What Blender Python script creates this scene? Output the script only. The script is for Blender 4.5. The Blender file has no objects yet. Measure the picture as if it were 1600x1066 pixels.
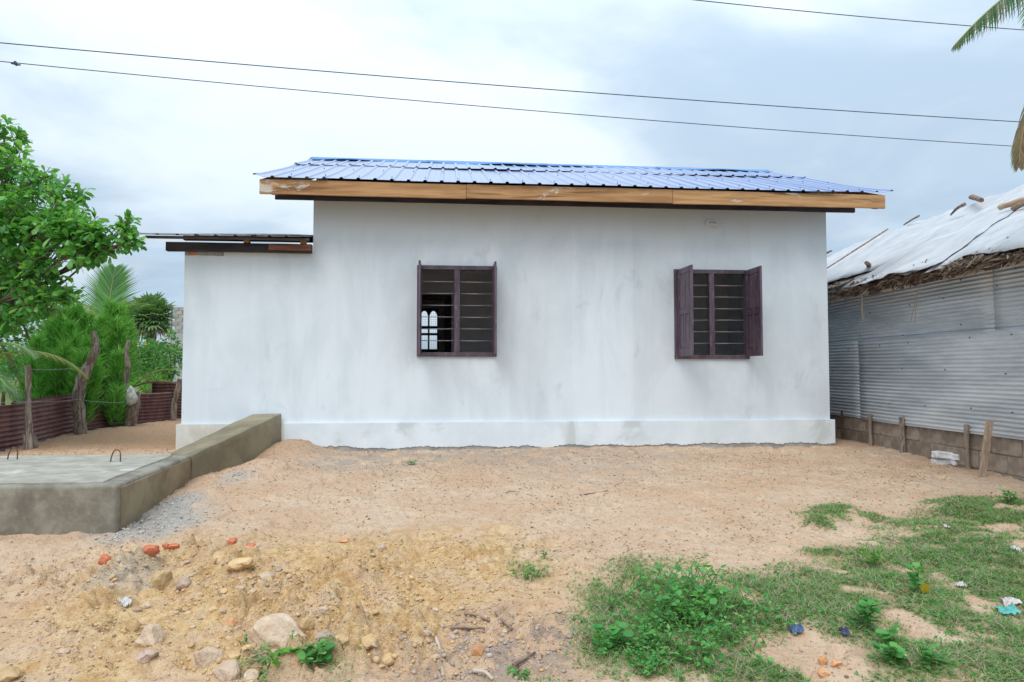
import bpy, bmesh, math, random
import numpy as np
from mathutils import Vector, Matrix

random.seed(7)
RNG = np.random.default_rng(11)
SC = bpy.context.scene
COL = SC.collection
R = math.radians

# ------------------------------------------------------------------ camera
FPX, CX, CY = 1067.0, 800.0, 533.0
CAMZ, PITCH = 1.02, R(2.47)
cam_d = bpy.data.cameras.new('camera')
cam = bpy.data.objects.new('camera', cam_d)
COL.objects.link(cam)
cam_d.sensor_width = 36.0
cam_d.lens = 36.0 * FPX / 1600.0
cam_d.clip_start, cam_d.clip_end = 0.05, 2000.0
cam.location = (0, 0, CAMZ)
cam.rotation_euler = (R(90) + PITCH, 0, 0)
SC.camera = cam

# ------------------------------------------------------------------ sky and sun
SUN_EL, SUN_AZ = 58.0, 200.0          # azimuth clockwise from +Y: behind the camera, slightly to the left
world = bpy.data.worlds.new('World')
SC.world = world
world.use_nodes = True
nt = world.node_tree
for n in list(nt.nodes):
    nt.nodes.remove(n)


def N(tree, typ, **kw):
    n = tree.nodes.new(typ)
    for k, v in kw.items():
        setattr(n, k, v)
    return n


def setin(tree, node, sock, v):
    if isinstance(v, bpy.types.NodeSocket):
        tree.links.new(v, node.inputs[sock])
    elif v is not None:
        node.inputs[sock].default_value = v


def math_n(tree, op, a, b=None, c=None, clamp=False):
    n = N(tree, 'ShaderNodeMath', operation=op, use_clamp=clamp)
    setin(tree, n, 0, a); setin(tree, n, 1, b); setin(tree, n, 2, c)
    return n.outputs[0]


def mix_n(tree, fac, a, b, blend='MIX'):
    n = N(tree, 'ShaderNodeMix', data_type='RGBA', blend_type=blend)
    n.clamp_factor = True
    setin(tree, n, 0, fac)
    for i, v in ((6, a), (7, b)):
        if isinstance(v, tuple) and len(v) == 3:
            v = (*v, 1.0)
        setin(tree, n, i, v)
    return n.outputs[2]


def ramp_n(tree, fac, lo, hi):
    n = N(tree, 'ShaderNodeMapRange', interpolation_type='SMOOTHSTEP')
    setin(tree, n, 0, fac); n.inputs[1].default_value = lo; n.inputs[2].default_value = hi
    return n.outputs[0]


def noise_n(tree, vec, scale, detail=4.0, rough=0.55, dist=0.0):
    n = N(tree, 'ShaderNodeTexNoise')
    if vec is not None:
        tree.links.new(vec, n.inputs['Vector'])
    n.inputs['Scale'].default_value = scale
    n.inputs['Detail'].default_value = detail
    n.inputs['Roughness'].default_value = rough
    n.inputs['Distortion'].default_value = dist
    return n.outputs['Fac']


def mapping_n(tree, vec, loc=(0, 0, 0), rot=(0, 0, 0), scale=(1, 1, 1)):
    n = N(tree, 'ShaderNodeMapping')
    tree.links.new(vec, n.inputs[0])
    n.inputs[1].default_value = loc; n.inputs[2].default_value = rot; n.inputs[3].default_value = scale
    return n.outputs[0]


sky = N(nt, 'ShaderNodeTexSky', sky_type='NISHITA')
sky.sun_disc = False
sky.sun_elevation = R(SUN_EL)
sky.sun_rotation = R(SUN_AZ)
sky.air_density, sky.dust_density, sky.ozone_density = 1.0, 1.5, 1.0
tc = N(nt, 'ShaderNodeTexCoord')
sep = N(nt, 'ShaderNodeSeparateXYZ')
nt.links.new(tc.outputs['Generated'], sep.inputs[0])
zc = math_n(nt, 'ADD', math_n(nt, 'MAXIMUM', sep.outputs[2], 0.0), 0.22)
cmb = N(nt, 'ShaderNodeCombineXYZ')
nt.links.new(math_n(nt, 'DIVIDE', sep.outputs[0], zc), cmb.inputs[0])
nt.links.new(math_n(nt, 'DIVIDE', sep.outputs[1], zc), cmb.inputs[1])
cvec = mapping_n(nt, cmb.outputs[0], loc=(11.0, 3.3, 5.0), scale=(0.8, 1.0, 1.0))
big = ramp_n(nt, noise_n(nt, cvec, 0.8, 5.0, 0.5, 0.4), 0.34, 0.62)
fine = noise_n(nt, cvec, 2.4, 7.0, 0.58, 0.6)
dull = ramp_n(nt, math_n(nt, 'ADD', math_n(nt, 'MULTIPLY', big, 0.50), math_n(nt, 'MULTIPLY', fine, 0.62)), 0.30, 0.84)
bright_cloud = (5.6, 6.35, 6.95)
grey_cloud = (3.3, 4.25, 5.3)
cloud = mix_n(nt, dull, bright_cloud, grey_cloud)
# the cloud deck thins out low over the horizon, where bluer sky shows between streaks
low = ramp_n(nt, sep.outputs[2], 0.30, 0.02)
streak_v = mapping_n(nt, tc.outputs['Generated'], loc=(0.3, 0, 0), scale=(2.2, 2.2, 16.0))
streak = ramp_n(nt, noise_n(nt, streak_v, 1.6, 6.0, 0.6, 0.3), 0.36, 0.66)
blue_gap = math_n(nt, 'MULTIPLY', math_n(nt, 'MULTIPLY', low, streak), 0.75)
hazy = mix_n(nt, 0.55, sky.outputs[0], (5.2, 7.0, 8.8))
skycol = mix_n(nt, blue_gap, cloud, hazy)
# an overcast sky grows brighter from the horizon to the zenith
lum = math_n(nt, 'MULTIPLY_ADD', math_n(nt, 'MAXIMUM', sep.outputs[2], 0.0), 0.85, 0.78)
vs = N(nt, 'ShaderNodeVectorMath', operation='SCALE')
nt.links.new(skycol, vs.inputs[0]); nt.links.new(lum, vs.inputs['Scale'])
skycol = vs.outputs[0]
SKY_STRENGTH = 0.1
bg = N(nt, 'ShaderNodeBackground')
nt.links.new(skycol, bg.inputs[0])
bg.inputs[1].default_value = SKY_STRENGTH
wo = N(nt, 'ShaderNodeOutputWorld')
nt.links.new(bg.outputs[0], wo.inputs[0])

sun_d = bpy.data.lights.new('sun', 'SUN')
sun_d.energy = 1.5
sun_d.angle = R(42)
sun_d.color = (1.0, 0.96, 0.9)
sun = bpy.data.objects.new('sun', sun_d)
COL.objects.link(sun)
_a = R(SUN_AZ)
sdir = Vector((math.sin(_a) * math.cos(R(SUN_EL)), math.cos(_a) * math.cos(R(SUN_EL)), math.sin(R(SUN_EL))))
sun.rotation_euler = sdir.to_track_quat('Z', 'Y').to_euler()

SC.view_settings.view_transform = 'Standard'
SC.view_settings.look = 'None'
SC.view_settings.exposure = 0.66
SC.view_settings.gamma = 1.0
SC.view_settings.use_curve_mapping = False
SC.cycles.use_denoising = True
SC.cycles.denoiser = 'OPENIMAGEDENOISE'
SC.cycles.denoising_input_passes = 'RGB_ALBEDO_NORMAL'
SC.cycles.denoising_prefilter = 'NONE'
SC.cycles.use_adaptive_sampling = False
SC.cycles.sampling_pattern = 'BLUE_NOISE'
SC.cycles.sample_clamp_indirect = 1.0
SC.cycles.max_bounces = 8
SC.cycles.diffuse_bounces = 6
SC.cycles.transparent_max_bounces = 8

# ------------------------------------------------------------------ helpers: geometry
HYAW = math.atan2(0.0945, 1.0)
HC, HS = math.cos(HYAW), math.sin(HYAW)
HO = Vector((0, 9.0, 0))


def h2w(p):
    return Vector((HO.x + p[0] * HC - p[1] * HS, HO.y + p[0] * HS + p[1] * HC, p[2]))


def ray(px, py):
    x, yu = (px - CX) / FPX, (CY - py) / FPX
    return Vector((x, math.cos(PITCH) - yu * math.sin(PITCH), math.sin(PITCH) + yu * math.cos(PITCH)))


def at(px, py, depth):
    d = ray(px, py)
    return Vector((0, 0, CAMZ)) + d * (depth / d.y)


def at_z(px, py, z):
    d = ray(px, py)
    return Vector((0, 0, CAMZ)) + d * ((z - CAMZ) / d.z)


def slope_z(x, y):
    s = np.clip(9.0 + 0.0945 * x - y, 0, 6.6)
    k = 0.07 - 0.035 * np.clip((x - 3.2) / 1.6, 0, 1)
    return -k * s


def G(px, py):
    z = 0.0
    for _ in range(12):
        p = at_z(px, py, z)
        z = float(slope_z(p.x, p.y))
    p.z = z
    return p


# gradient noise
_perm = RNG.permutation(512)
_ga = RNG.uniform(0, 2 * np.pi, 512)
_gx, _gy = np.cos(_ga), np.sin(_ga)


def perlin(x, y, seed=0):
    x = np.asarray(x, float) + seed * 17.31; y = np.asarray(y, float) + seed * 9.17
    xi, yi = np.floor(x).astype(int), np.floor(y).astype(int)
    xf, yf = x - xi, y - yi
    u, v = xf * xf * xf * (xf * (xf * 6 - 15) + 10), yf * yf * yf * (yf * (yf * 6 - 15) + 10)

    def g(a, b, dx, dy):
        h = _perm[(_perm[a & 511] + b) & 511]
        return _gx[h] * dx + _gy[h] * dy
    n00, n10 = g(xi, yi, xf, yf), g(xi + 1, yi, xf - 1, yf)
    n01, n11 = g(xi, yi + 1, xf, yf - 1), g(xi + 1, yi + 1, xf - 1, yf - 1)
    return (n00 * (1 - u) + n10 * u) * (1 - v) + (n01 * (1 - u) + n11 * u) * v


def fbm(x, y, octv=4, seed=0, gain=0.5):
    s, a, f = 0, 1.0, 1.0
    for i in range(octv):
        s = s + a * perlin(x * f, y * f, seed + i)
        a *= gain; f *= 2.03
    return s


def worley(x, y, cell, seed=0, power=1.0):
    """bumps: height of the tallest rounded clod over each point, 0..1, random size per cell"""
    xs, ys = x / cell + seed * 3.7, y / cell + seed * 1.9
    xi, yi = np.floor(xs).astype(int), np.floor(ys).astype(int)
    out = np.zeros_like(xs)
    tone = np.zeros_like(xs)
    for dx in (-1, 0, 1):
        for dy in (-1, 0, 1):
            a, b = xi + dx, yi + dy
            h = _perm[(_perm[(a + seed * 7) & 511] + b) & 511]
            h2, h3 = _perm[(h + 77) & 511], _perm[(h + 191) & 511]
            fx, fy = a + h / 512.0, b + h2 / 512.0
            r = 0.30 + 0.55 * (h3 / 512.0) ** 1.5
            amp = (h3 / 512.0) ** power
            th = h2 / 512.0 * 6.283
            ux, uy = (xs - fx), (ys - fy)
            u, v = ux * np.cos(th) + uy * np.sin(th), -ux * np.sin(th) + uy * np.cos(th)
            d = np.maximum(np.sqrt(u * u + v * v * 1.6), 0.95 * np.maximum(np.abs(u), np.abs(v))) / r
            hgt = amp * np.sqrt(np.clip(1 - d * d, 0, 1)) * r
            tone = np.where(hgt > out, h / 512.0, tone)
            out = np.maximum(out, hgt)
    return out, tone


def sstep(a, b, x):
    t = np.clip((x - a) / (b - a), 0, 1)
    return t * t * (3 - 2 * t)


def root_inv(o):
    """inverse world matrix of the chain of parents (all built by code, so read from loc/rot)"""
    m = Matrix.Identity(4)
    while o is not None:
        m = Matrix.LocRotScale(o.location, o.rotation_euler, o.scale) @ m
        o = o.parent
    return m.inverted()


def tagit(o, label=None, cat=None, group=None, kind=None):
    if label: o['label'] = label
    if cat: o['category'] = cat
    if group: o['group'] = group
    if kind: o['kind'] = kind
    return o


def thing(name, label, cat, loc=(0, 0, 0), rotz=0.0, group=None):
    o = bpy.data.objects.new(name, None)
    o.empty_display_size = 0.1
    COL.objects.link(o)
    o.location = loc; o.rotation_euler = (0, 0, rotz)
    return tagit(o, label, cat, group)


def make_mesh(name, V, F, mat=None, smooth=False, var=None, col=None, sharp=None):
    me = bpy.data.meshes.new(name)
    if isinstance(F, np.ndarray):
        V = np.asarray(V, np.float32)
        nf, k = F.shape
        me.vertices.add(len(V)); me.vertices.foreach_set('co', V.ravel())
        me.loops.add(nf * k); me.loops.foreach_set('vertex_index', F.astype(np.int32).ravel())
        me.polygons.add(nf)
        me.polygons.foreach_set('loop_start', np.arange(0, nf * k, k, dtype=np.int32))
        me.update(calc_edges=True)
    else:
        me.from_pydata([tuple(v) for v in V], [], F)
        me.update()
    if smooth:
        me.polygons.foreach_set('use_smooth', np.ones(len(me.polygons), bool))
        if sharp:
            me.set_sharp_from_angle(angle=R(sharp))
    if var is not None:
        a = me.attributes.new('var', 'FLOAT', 'POINT')
        a.data.foreach_set('value', np.asarray(var, np.float32))
    if col is not None:
        for nm, arr in col.items():
            a = me.attributes.new(nm, 'FLOAT', 'POINT')
            a.data.foreach_set('value', np.asarray(arr, np.float32))
    if mat:
        me.materials.append(mat)
    return me


def put(name, me, parent=None, M=None):
    """link mesh data as an object; M = placement in the parent's local space"""
    o = bpy.data.objects.new(name, me)
    COL.objects.link(o)
    if parent is not None:
        o.parent = parent
    if M is not None:
        o.matrix_basis = M
    return o


def mk(name, V, F, mat, parent=None, world=True, loc=None, **kw):
    """object from vertices; world=True: V in world space, moved into the parent's (or loc's) space"""
    V = np.asarray([tuple(v) for v in V] if not isinstance(V, np.ndarray) else V, float)
    if parent is not None and world:
        m = np.array(root_inv(parent))
        V = V @ m[:3, :3].T + m[:3, 3]
    elif loc is not None:
        V = V - np.array(loc)
    me = make_mesh(name, V, F, mat, **kw)
    o = put(name, me, parent)
    if loc is not None and parent is None:
        o.location = loc
    return o


def bevel(o, w=0.006, seg=2):
    m = o.modifiers.new('bevel', 'BEVEL')
    m.width, m.segments = w, seg
    m.limit_method = 'ANGLE'; m.angle_limit = R(40)
    return o


def box_vf(x0, x1, y0, y1, z0, z1):
    V = [(x0, y0, z0), (x1, y0, z0), (x1, y1, z0), (x0, y1, z0), (x0, y0, z1), (x1, y0, z1), (x1, y1, z1), (x0, y1, z1)]
    F = [(3, 2, 1, 0), (4, 5, 6, 7), (0, 1, 5, 4), (1, 2, 6, 5), (2, 3, 7, 6), (3, 0, 4, 7)]
    return V, F


class MB:
    def __init__(self):
        self.V, self.F = [], []

    def add(self, V, F):
        b = len(self.V)
        self.V += [tuple(v) for v in V]
        self.F += [tuple(i + b for i in f) for f in F]
        return self

    def box(self, *a):
        return self.add(*box_vf(*a))

    def bar(self, p, q, w, h, up=(0, 0, 1)):
        p, q = Vector(p), Vector(q)
        t = (q - p).normalized(); s = t.cross(Vector(up)).normalized(); u = s.cross(t)
        V = []
        for c in (p, q):
            for a, b in ((-1, -1), (1, -1), (1, 1), (-1, 1)):
                V.append(c + s * (a * w / 2) + u * (b * h / 2))
        return self.add(V, [(3, 2, 1, 0), (4, 5, 6, 7), (0, 1, 5, 4), (1, 2, 6, 5), (2, 3, 7, 6), (3, 0, 4, 7)])

    def tube(self, P, rad, n=8, cap=True, wob=0.0):
        V, F = tube_vf(P, rad, n, cap, wob)
        return self.add(V, F)

    def build(self, name, mat, parent=None, world=True, loc=None, **kw):
        return mk(name, self.V, self.F, mat, parent, world, loc, **kw)


def tube_vf(P, rad, n=8, cap=True, wob=0.0):
    P = [Vector(p) for p in P]
    if not hasattr(rad, '__len__'):
        rad = [rad] * len(P)
    V, F = [], []
    t0 = (P[1] - P[0]).normalized()
    ref = Vector((0, 0, 1)) if abs(t0.z) < 0.9 else Vector((1, 0, 0))
    s = t0.cross(ref).normalized()
    for i, p in enumerate(P):
        t = (P[min(i + 1, len(P) - 1)] - P[max(i - 1, 0)]).normalized()
        s = (s - t * s.dot(t)).normalized()
        u = t.cross(s)
        for k in range(n):
            a = 2 * math.pi * k / n
            r = rad[i] * (1 + (random.uniform(-wob, wob) if wob else 0))
            V.append(p + (s * math.cos(a) + u * math.sin(a)) * r)
    for i in range(len(P) - 1):
        for k in range(n):
            a, b = i * n + k, i * n + (k + 1) % n
            F.append((a, b, b + n, a + n))
    if cap:
        F.append(tuple(range(n - 1, -1, -1)))
        F.append(tuple(range((len(P) - 1) * n, len(P) * n)))
    return V, F


def smooth_path(P, sub=4):
    """Catmull-Rom through P"""
    P = [Vector(p) for p in P]
    out = []
    for i in range(len(P) - 1):
        a, b, c, d = P[max(i - 1, 0)], P[i], P[i + 1], P[min(i + 2, len(P) - 1)]
        for k in range(sub):
            t = k / sub
            out.append(0.5 * ((2 * b) + (c - a) * t + (2 * a - 5 * b + 4 * c - d) * t * t + (3 * b - a - 3 * c + d) * t ** 3))
    out.append(P[-1])
    return out


def lerp_list(L, m):
    xs = np.linspace(0, len(L) - 1, m)
    return list(np.interp(xs, np.arange(len(L)), L))


def scatter(tV, tF, pos, rot, scale):
    """copies of a template (tV,tF) at pos (n,3) with rot (n,3,3) columns=axes and scale (n,) or (n,3)"""
    tV = np.asarray(tV, float); tF = np.asarray(tF, int)
    n = len(pos)
    sc = np.asarray(scale, float)
    if sc.ndim == 1:
        sc = np.repeat(sc[:, None], 3, 1)
    L = tV[None, :, :] * sc[:, None, :]
    V = np.einsum('nij,nkj->nki', rot, L) + pos[:, None, :]
    F = tF[None, :, :] + (np.arange(n) * len(tV))[:, None, None]
    return V.reshape(-1, 3), F.reshape(-1, tF.shape[1])


def frames(d, up=None, roll=None):
    """rotation matrices whose x axis is d and z axis leans to up"""
    d = d / (np.linalg.norm(d, axis=1, keepdims=True) + 1e-9)
    if up is None:
        up = np.tile(np.array([0, 0, 1.0]), (len(d), 1))
    y = np.cross(up, d)
    y /= np.linalg.norm(y, axis=1, keepdims=True) + 1e-9
    z = np.cross(d, y)
    if roll is not None:
        c, s = np.cos(roll)[:, None], np.sin(roll)[:, None]
        y, z = y * c + z * s, z * c - y * s
    return np.stack([d, y, z], axis=2)


def rand_dirs(n, rng=RNG):
    v = rng.normal(size=(n, 3))
    return v / np.linalg.norm(v, axis=1, keepdims=True)


def rand_rot(n, rng=RNG):
    return frames(rand_dirs(n, rng), rand_dirs(n, rng))


# ------------------------------------------------------------------ helpers: materials
def new_mat(name):
    m = bpy.data.materials.new(name)
    m.use_nodes = True
    t = m.node_tree
    b = t.nodes['Principled BSDF']
    return m, t, b


def coords(t, which='Object'):
    return N(t, 'ShaderNodeTexCoord').outputs[which]


def attr(t, name):
    return N(t, 'ShaderNodeAttribute', attribute_name=name).outputs['Fac']


def bump_n(t, b, height, strength=0.3, dist=0.01):
    n = N(t, 'ShaderNodeBump')
    n.inputs['Strength'].default_value = strength
    n.inputs['Distance'].default_value = dist
    t.links.new(height, n.inputs['Height'])
    t.links.new(n.outputs[0], b.inputs['Normal'])


def mottled(name, c1, c2, scale=3.0, rough=0.85, stretch=(1, 1, 1), c3=None, s3=0.5, bump=0.2, bscale=60.0, bdist=0.004,
            metal=0.0, spec=0.3, lo=0.35, hi=0.65, randobj=0.0):
    m, t, b = new_mat(name)
    v = mapping_n(t, coords(t), scale=stretch)
    c = mix_n(t, ramp_n(t, noise_n(t, v, scale, 6.0, 0.6), lo, hi), c1, c2)
    if c3:
        c = mix_n(t, ramp_n(t, noise_n(t, v, scale * s3, 4.0, 0.6, 0.5), 0.55, 0.7), c, c3)
    if randobj:
        oi = N(t, 'ShaderNodeObjectInfo').outputs['Random']
        hsv = N(t, 'ShaderNodeHueSaturation')
        t.links.new(c, hsv.inputs['Color'])
        t.links.new(math_n(t, 'MULTIPLY_ADD', oi, randobj, 1.0 - randobj / 2), hsv.inputs['Value'])
        c = hsv.outputs[0]
    t.links.new(c, b.inputs['Base Color'])
    b.inputs['Roughness'].default_value = rough
    b.inputs['Metallic'].default_value = metal
    b.inputs['Specular IOR Level'].default_value = spec
    if bump:
        bump_n(t, b, noise_n(t, v, bscale, 5.0, 0.6), bump, bdist)
    return m


def leaf_mat(name, cols, rough=0.45, trans=0.35, spec=0.35):
    """cols: 3 colours along the leaf-to-leaf variation"""
    m, t, b = new_mat(name)
    oi = N(t, 'ShaderNodeObjectInfo').outputs['Random']
    f = math_n(t, 'FRACT', math_n(t, 'ADD', attr(t, 'var'), math_n(t, 'MULTIPLY', oi, 0.97)))
    r = N(t, 'ShaderNodeValToRGB')
    els = r.color_ramp.elements
    els[0].position, els[0].color = 0.0, (*cols[0], 1)
    els[1].position, els[1].color = 1.0, (*cols[-1], 1)
    for i, c in enumerate(cols[1:-1]):
        e = els.new((i + 1) / (len(cols) - 1)); e.color = (*c, 1)
    t.links.new(f, r.inputs[0])
    c = r.outputs[0]
    t.links.new(c, b.inputs['Base Color'])
    b.inputs['Roughness'].default_value = rough
    b.inputs['Specular IOR Level'].default_value = spec
    tr = N(t, 'ShaderNodeBsdfTranslucent')
    t.links.new(mix_n(t, 0.5, c, (0.30, 0.55, 0.04), 'MIX'), tr.inputs[0])
    ms = N(t, 'ShaderNodeMixShader')
    ms.inputs[0].default_value = trans
    t.links.new(b.outputs[0], ms.inputs[1]); t.links.new(tr.outputs[0], ms.inputs[2])
    t.links.new(ms.outputs[0], t.nodes['Material Output'].inputs[0])
    return m


def plain(name, c, rough=0.6, metal=0.0, spec=0.4):
    m, t, b = new_mat(name)
    b.inputs['Base Color'].default_value = (*c, 1)
    b.inputs['Roughness'].default_value = rough
    b.inputs['Metallic'].default_value = metal
    b.inputs['Specular IOR Level'].default_value = spec
    return m

# ------------------------------------------------------------------ ground
def blob(px, py, rx, ry):
    """ellipse on the ground (centre x,y, radius x, radius far, radius near) around the place seen at px,py"""
    c = G(px, py)
    return (c.x, c.y, abs(G(px + rx, py).x - c.x), G(px, py - ry).y - c.y, c.y - G(px, min(py + ry, 1200)).y)


def blobmask(bl, x, y, soft=0.35):
    m = np.zeros_like(x)
    for cx, cy, rx, rf, rn, w in bl:
        dy = y - cy
        ry = np.where(dy > 0, rf, rn)
        d = np.sqrt(((x - cx) / rx) ** 2 + (dy / ry) ** 2)
        m = np.maximum(m, w * (1 - sstep(1 - soft, 1 + soft, d)))
    return m


def B(lst):
    return [(*blob(*b[:4]), b[4] if len(b) > 4 else 1.0) for b in lst]


CLAY = B([(470, 905, 380, 70), (640, 880, 220, 50), (300, 960, 260, 60), (430, 1010, 260, 50), (560, 960, 180, 60), (760, 850, 100, 30, .7), (80, 1060, 140, 40)])
ROUGH = B([(420, 960, 330, 75), (640, 900, 190, 45, .8), (250, 900, 160, 40), (500, 1030, 230, 45), (770, 990, 150, 50, .7), (120, 900, 120, 30, .6)])
GREYW = B([(760, 712, 300, 16, .8), (560, 722, 90, 14, .9), (930, 735, 130, 20, .5), (1000, 710, 120, 10, .5)])
CEM = B([(235, 815, 75, 28, 1.0), (190, 838, 30, 14, .9), (270, 790, 35, 16), (365, 755, 25, 10, .6), (205, 905, 50, 25, .55), (160, 925, 30, 15, .4)])
GRAV = B([(800, 1000, 130, 45), (740, 1040, 160, 30, .8)])
GRASS = B([(1070, 985, 130, 85), (1260, 960, 130, 50), (1390, 950, 170, 55), (1540, 870, 95, 55), (1500, 1010, 150, 70), (1570, 805, 110, 27),
           (1590, 930, 110, 90), (1325, 808, 42, 13, .85), (1275, 818, 18, 12, .8), (1405, 832, 36, 9, .8), (1480, 832, 60, 12, .9), (1352, 862, 40, 14, .8),
           (1300, 870, 40, 10, .5), (465, 1052, 75, 22, .7), (825, 885, 34, 20, .3), (800, 1055, 60, 14, .4), (1460, 1050, 140, 30), (1180, 1040, 90, 40, .8), (1450, 890, 140, 25, .9)])
BARE = B([(1270, 1035, 85, 28), (1410, 978, 30, 14), (1215, 1010, 50, 12, .5), (1520, 848, 60, 7, .6), (1560, 830, 50, 5, .6)])


def grass_density(x, y):
    g = blobmask(GRASS, x, y, 0.75)
    b = blobmask(BARE, x, y, 0.4)
    n = fbm(x * 2.3, y * 2.3, 4, seed=31) + .5 * perlin(x * 9, y * 9, 35)
    return np.clip((g - b) * (0.95 + 1.7 * n), 0, 1)


_cb = [G(455, 708), G(415, 735), G(370, 752), G(330, 775)]


def ground_z(x, y):
    x = np.asarray(x, float); y = np.asarray(y, float)
    z = slope_z(x, y).astype(float)
    near = np.clip(1.5 - np.abs(y - 6) / 14, 0, 1)
    z = z + 0.03 * fbm(x * 0.55, y * 0.55, 3, seed=3) * near
    # trodden sand: shallow dents and ridges
    z = z + 0.013 * fbm(x * 3.1, y * 3.1, 3, seed=7) + 0.011 * fbm(x * 9.0, y * 9.0, 3, seed=9)
    z = z - 0.014 * worley(x, y, .33, 9, .8)[0] * np.clip(1.4 - np.abs(y - 6.5) / 5, 0, 1)
    dent = perlin(x * 4.2, y * 4.2, 15)
    z = z - 0.026 * sstep(0.22, 0.5, dent) + 0.012 * sstep(0.05, 0.2, dent) * (1 - sstep(0.2, 0.35, dent))
    r = blobmask(ROUGH, x, y, 0.6) * np.clip(.55 + 1.1 * fbm(x * 1.3, y * 1.3, 3, seed=29), 0.12, 1.15)
    wx, wy = x + .018 * fbm(x * 11, y * 11, 2, 61), y + .018 * fbm(x * 11 + 5, y * 11, 2, 63)
    clod = 0.045 * fbm(x * 2.4, y * 2.4, 3, seed=27)
    for cell, hg, pw, sd in ((.21, .05, 2.2, 1), (.11, .075, 1.5, 2), (.055, .055, 1.0, 3), (.03, .03, .9, 4)):
        clod = clod + hg * worley(wx, wy, cell, sd, pw)[0]
    z = z + 1.9 * r * clod
    # heap of sand against the drain casing
    for p, hgt, rad in zip(_cb, (0.17, 0.13, 0.09, 0.05), (0.42, 0.36, 0.33, 0.3)):
        d2 = ((x - p.x) ** 2 + (y - p.y) ** 2) / rad ** 2
        z = z + hgt * np.exp(-d2 * 1.3)
    # slight bank of turf on the right, hollow with gravel in the middle
    z = z + 0.05 * blobmask(GRASS, x, y, 0.6) * sstep(0.5, 1.5, x)
    z = z - 0.05 * blobmask(GRAV, x, y, 0.6)
    # sand heaped along the foot of the fence on the left
    z = z + 0.05 * np.exp(-((x + 6.6) / 0.5) ** 2) * sstep(8, 10, y)
    # the ground drops to a lower field beyond the fence
    return z


def gz(x, y):
    return float(ground_z(np.array([x]), np.array([y]))[0])


def GP(px, py):
    """point on the finished ground seen at px,py"""
    p = G(px, py)
    for _ in range(6):
        z = gz(p.x, p.y)
        p = at_z(px, py, z)
    p.z = gz(p.x, p.y)
    return p


# one sheet out to the horizon, finest near the camera
def axis(segs):
    out = []
    for a, b, n in segs:
        out += list(np.linspace(a, b, n, endpoint=False))
    out.append(segs[-1][1])
    return np.array(out)


gx = axis([(-900, -100, 8), (-100, -14, 20), (-14, -7, 60), (-7, -3.6, 90), (-3.6, 0.9, 420), (0.9, 4.6, 150), (4.6, 8, 70), (8, 14, 24), (14, 100, 20), (100, 900, 8)])
gy = axis([(-60, 0, 12), (0, 2.6, 18), (2.6, 5.4, 290), (5.4, 9.5, 150), (9.5, 15, 90), (15, 40, 50), (40, 200, 20), (200, 1500, 10)])
XX, YY = np.meshgrid(gx, gy)
ZZ = ground_z(XX, YY)
V = np.stack([XX.ravel(), YY.ravel(), ZZ.ravel()], 1)
nx_, ny_ = len(gx), len(gy)
ii = (np.arange(ny_ - 1)[:, None] * nx_ + np.arange(nx_ - 1)[None, :]).ravel()
F = np.stack([ii, ii + 1, ii + nx_ + 1, ii + nx_], 1)
xr, yr = XX.ravel(), YY.ravel()
jx, jy = xr + 0.10 * fbm(xr * 3, yr * 3, 3, 41), yr + 0.12 * fbm(xr * 3, yr * 3, 3, 43)

m, t, b = new_mat('sandy_soil')
oc = coords(t)
n1 = noise_n(t, oc, 1.4, 6.0, 0.6)
n2 = noise_n(t, oc, 14.0, 6.0, 0.65)
n3 = noise_n(t, oc, 120.0, 3.0, 0.6)
sand = mix_n(t, ramp_n(t, n1, 0.35, 0.68), (0.635, 0.432, 0.288), (0.71, 0.54, 0.395))
sand = mix_n(t, math_n(t, 'MULTIPLY', ramp_n(t, n2, 0.42, 0.72), 0.5), sand, (0.53, 0.33, 0.19))
clay = mix_n(t, ramp_n(t, n2, 0.35, 0.66), (0.73, 0.52, 0.28), (0.54, 0.325, 0.14))
c = mix_n(t, math_n(t, 'MULTIPLY', attr(t, 'clay'), math_n(t, 'ADD', 0.25, ramp_n(t, noise_n(t, oc, 4.0, 5.0), 0.3, 0.6))), sand, clay)
c = mix_n(t, math_n(t, 'MULTIPLY', attr(t, 'orange'), 0.75), c, (0.53, 0.315, 0.18))
c = mix_n(t, math_n(t, 'MULTIPLY', attr(t, 'grey'), ramp_n(t, noise_n(t, oc, 5.0, 5.0), 0.3, 0.62)), c, (0.43, 0.36, 0.30))
c = mix_n(t, math_n(t, 'MULTIPLY', attr(t, 'cement'), ramp_n(t, n2, 0.3, 0.5)), c, (0.44, 0.42, 0.39))
c = mix_n(t, math_n(t, 'MULTIPLY', attr(t, 'gravel'), ramp_n(t, noise_n(t, oc, 9.0, 5.0), 0.4, 0.6)), c, (0.40, 0.30, 0.24))
c = mix_n(t, math_n(t, 'MULTIPLY', attr(t, 'turf'), 0.55), c, (0.24, 0.25, 0.10))
c = mix_n(t, attr(t, 'field'), c, (0.16, 0.20, 0.06))
c = mix_n(t, math_n(t, 'MULTIPLY', ramp_n(t, attr(t, 'clodtone'), .45, .85), .55), c, (0.63, 0.50, 0.345))
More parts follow.
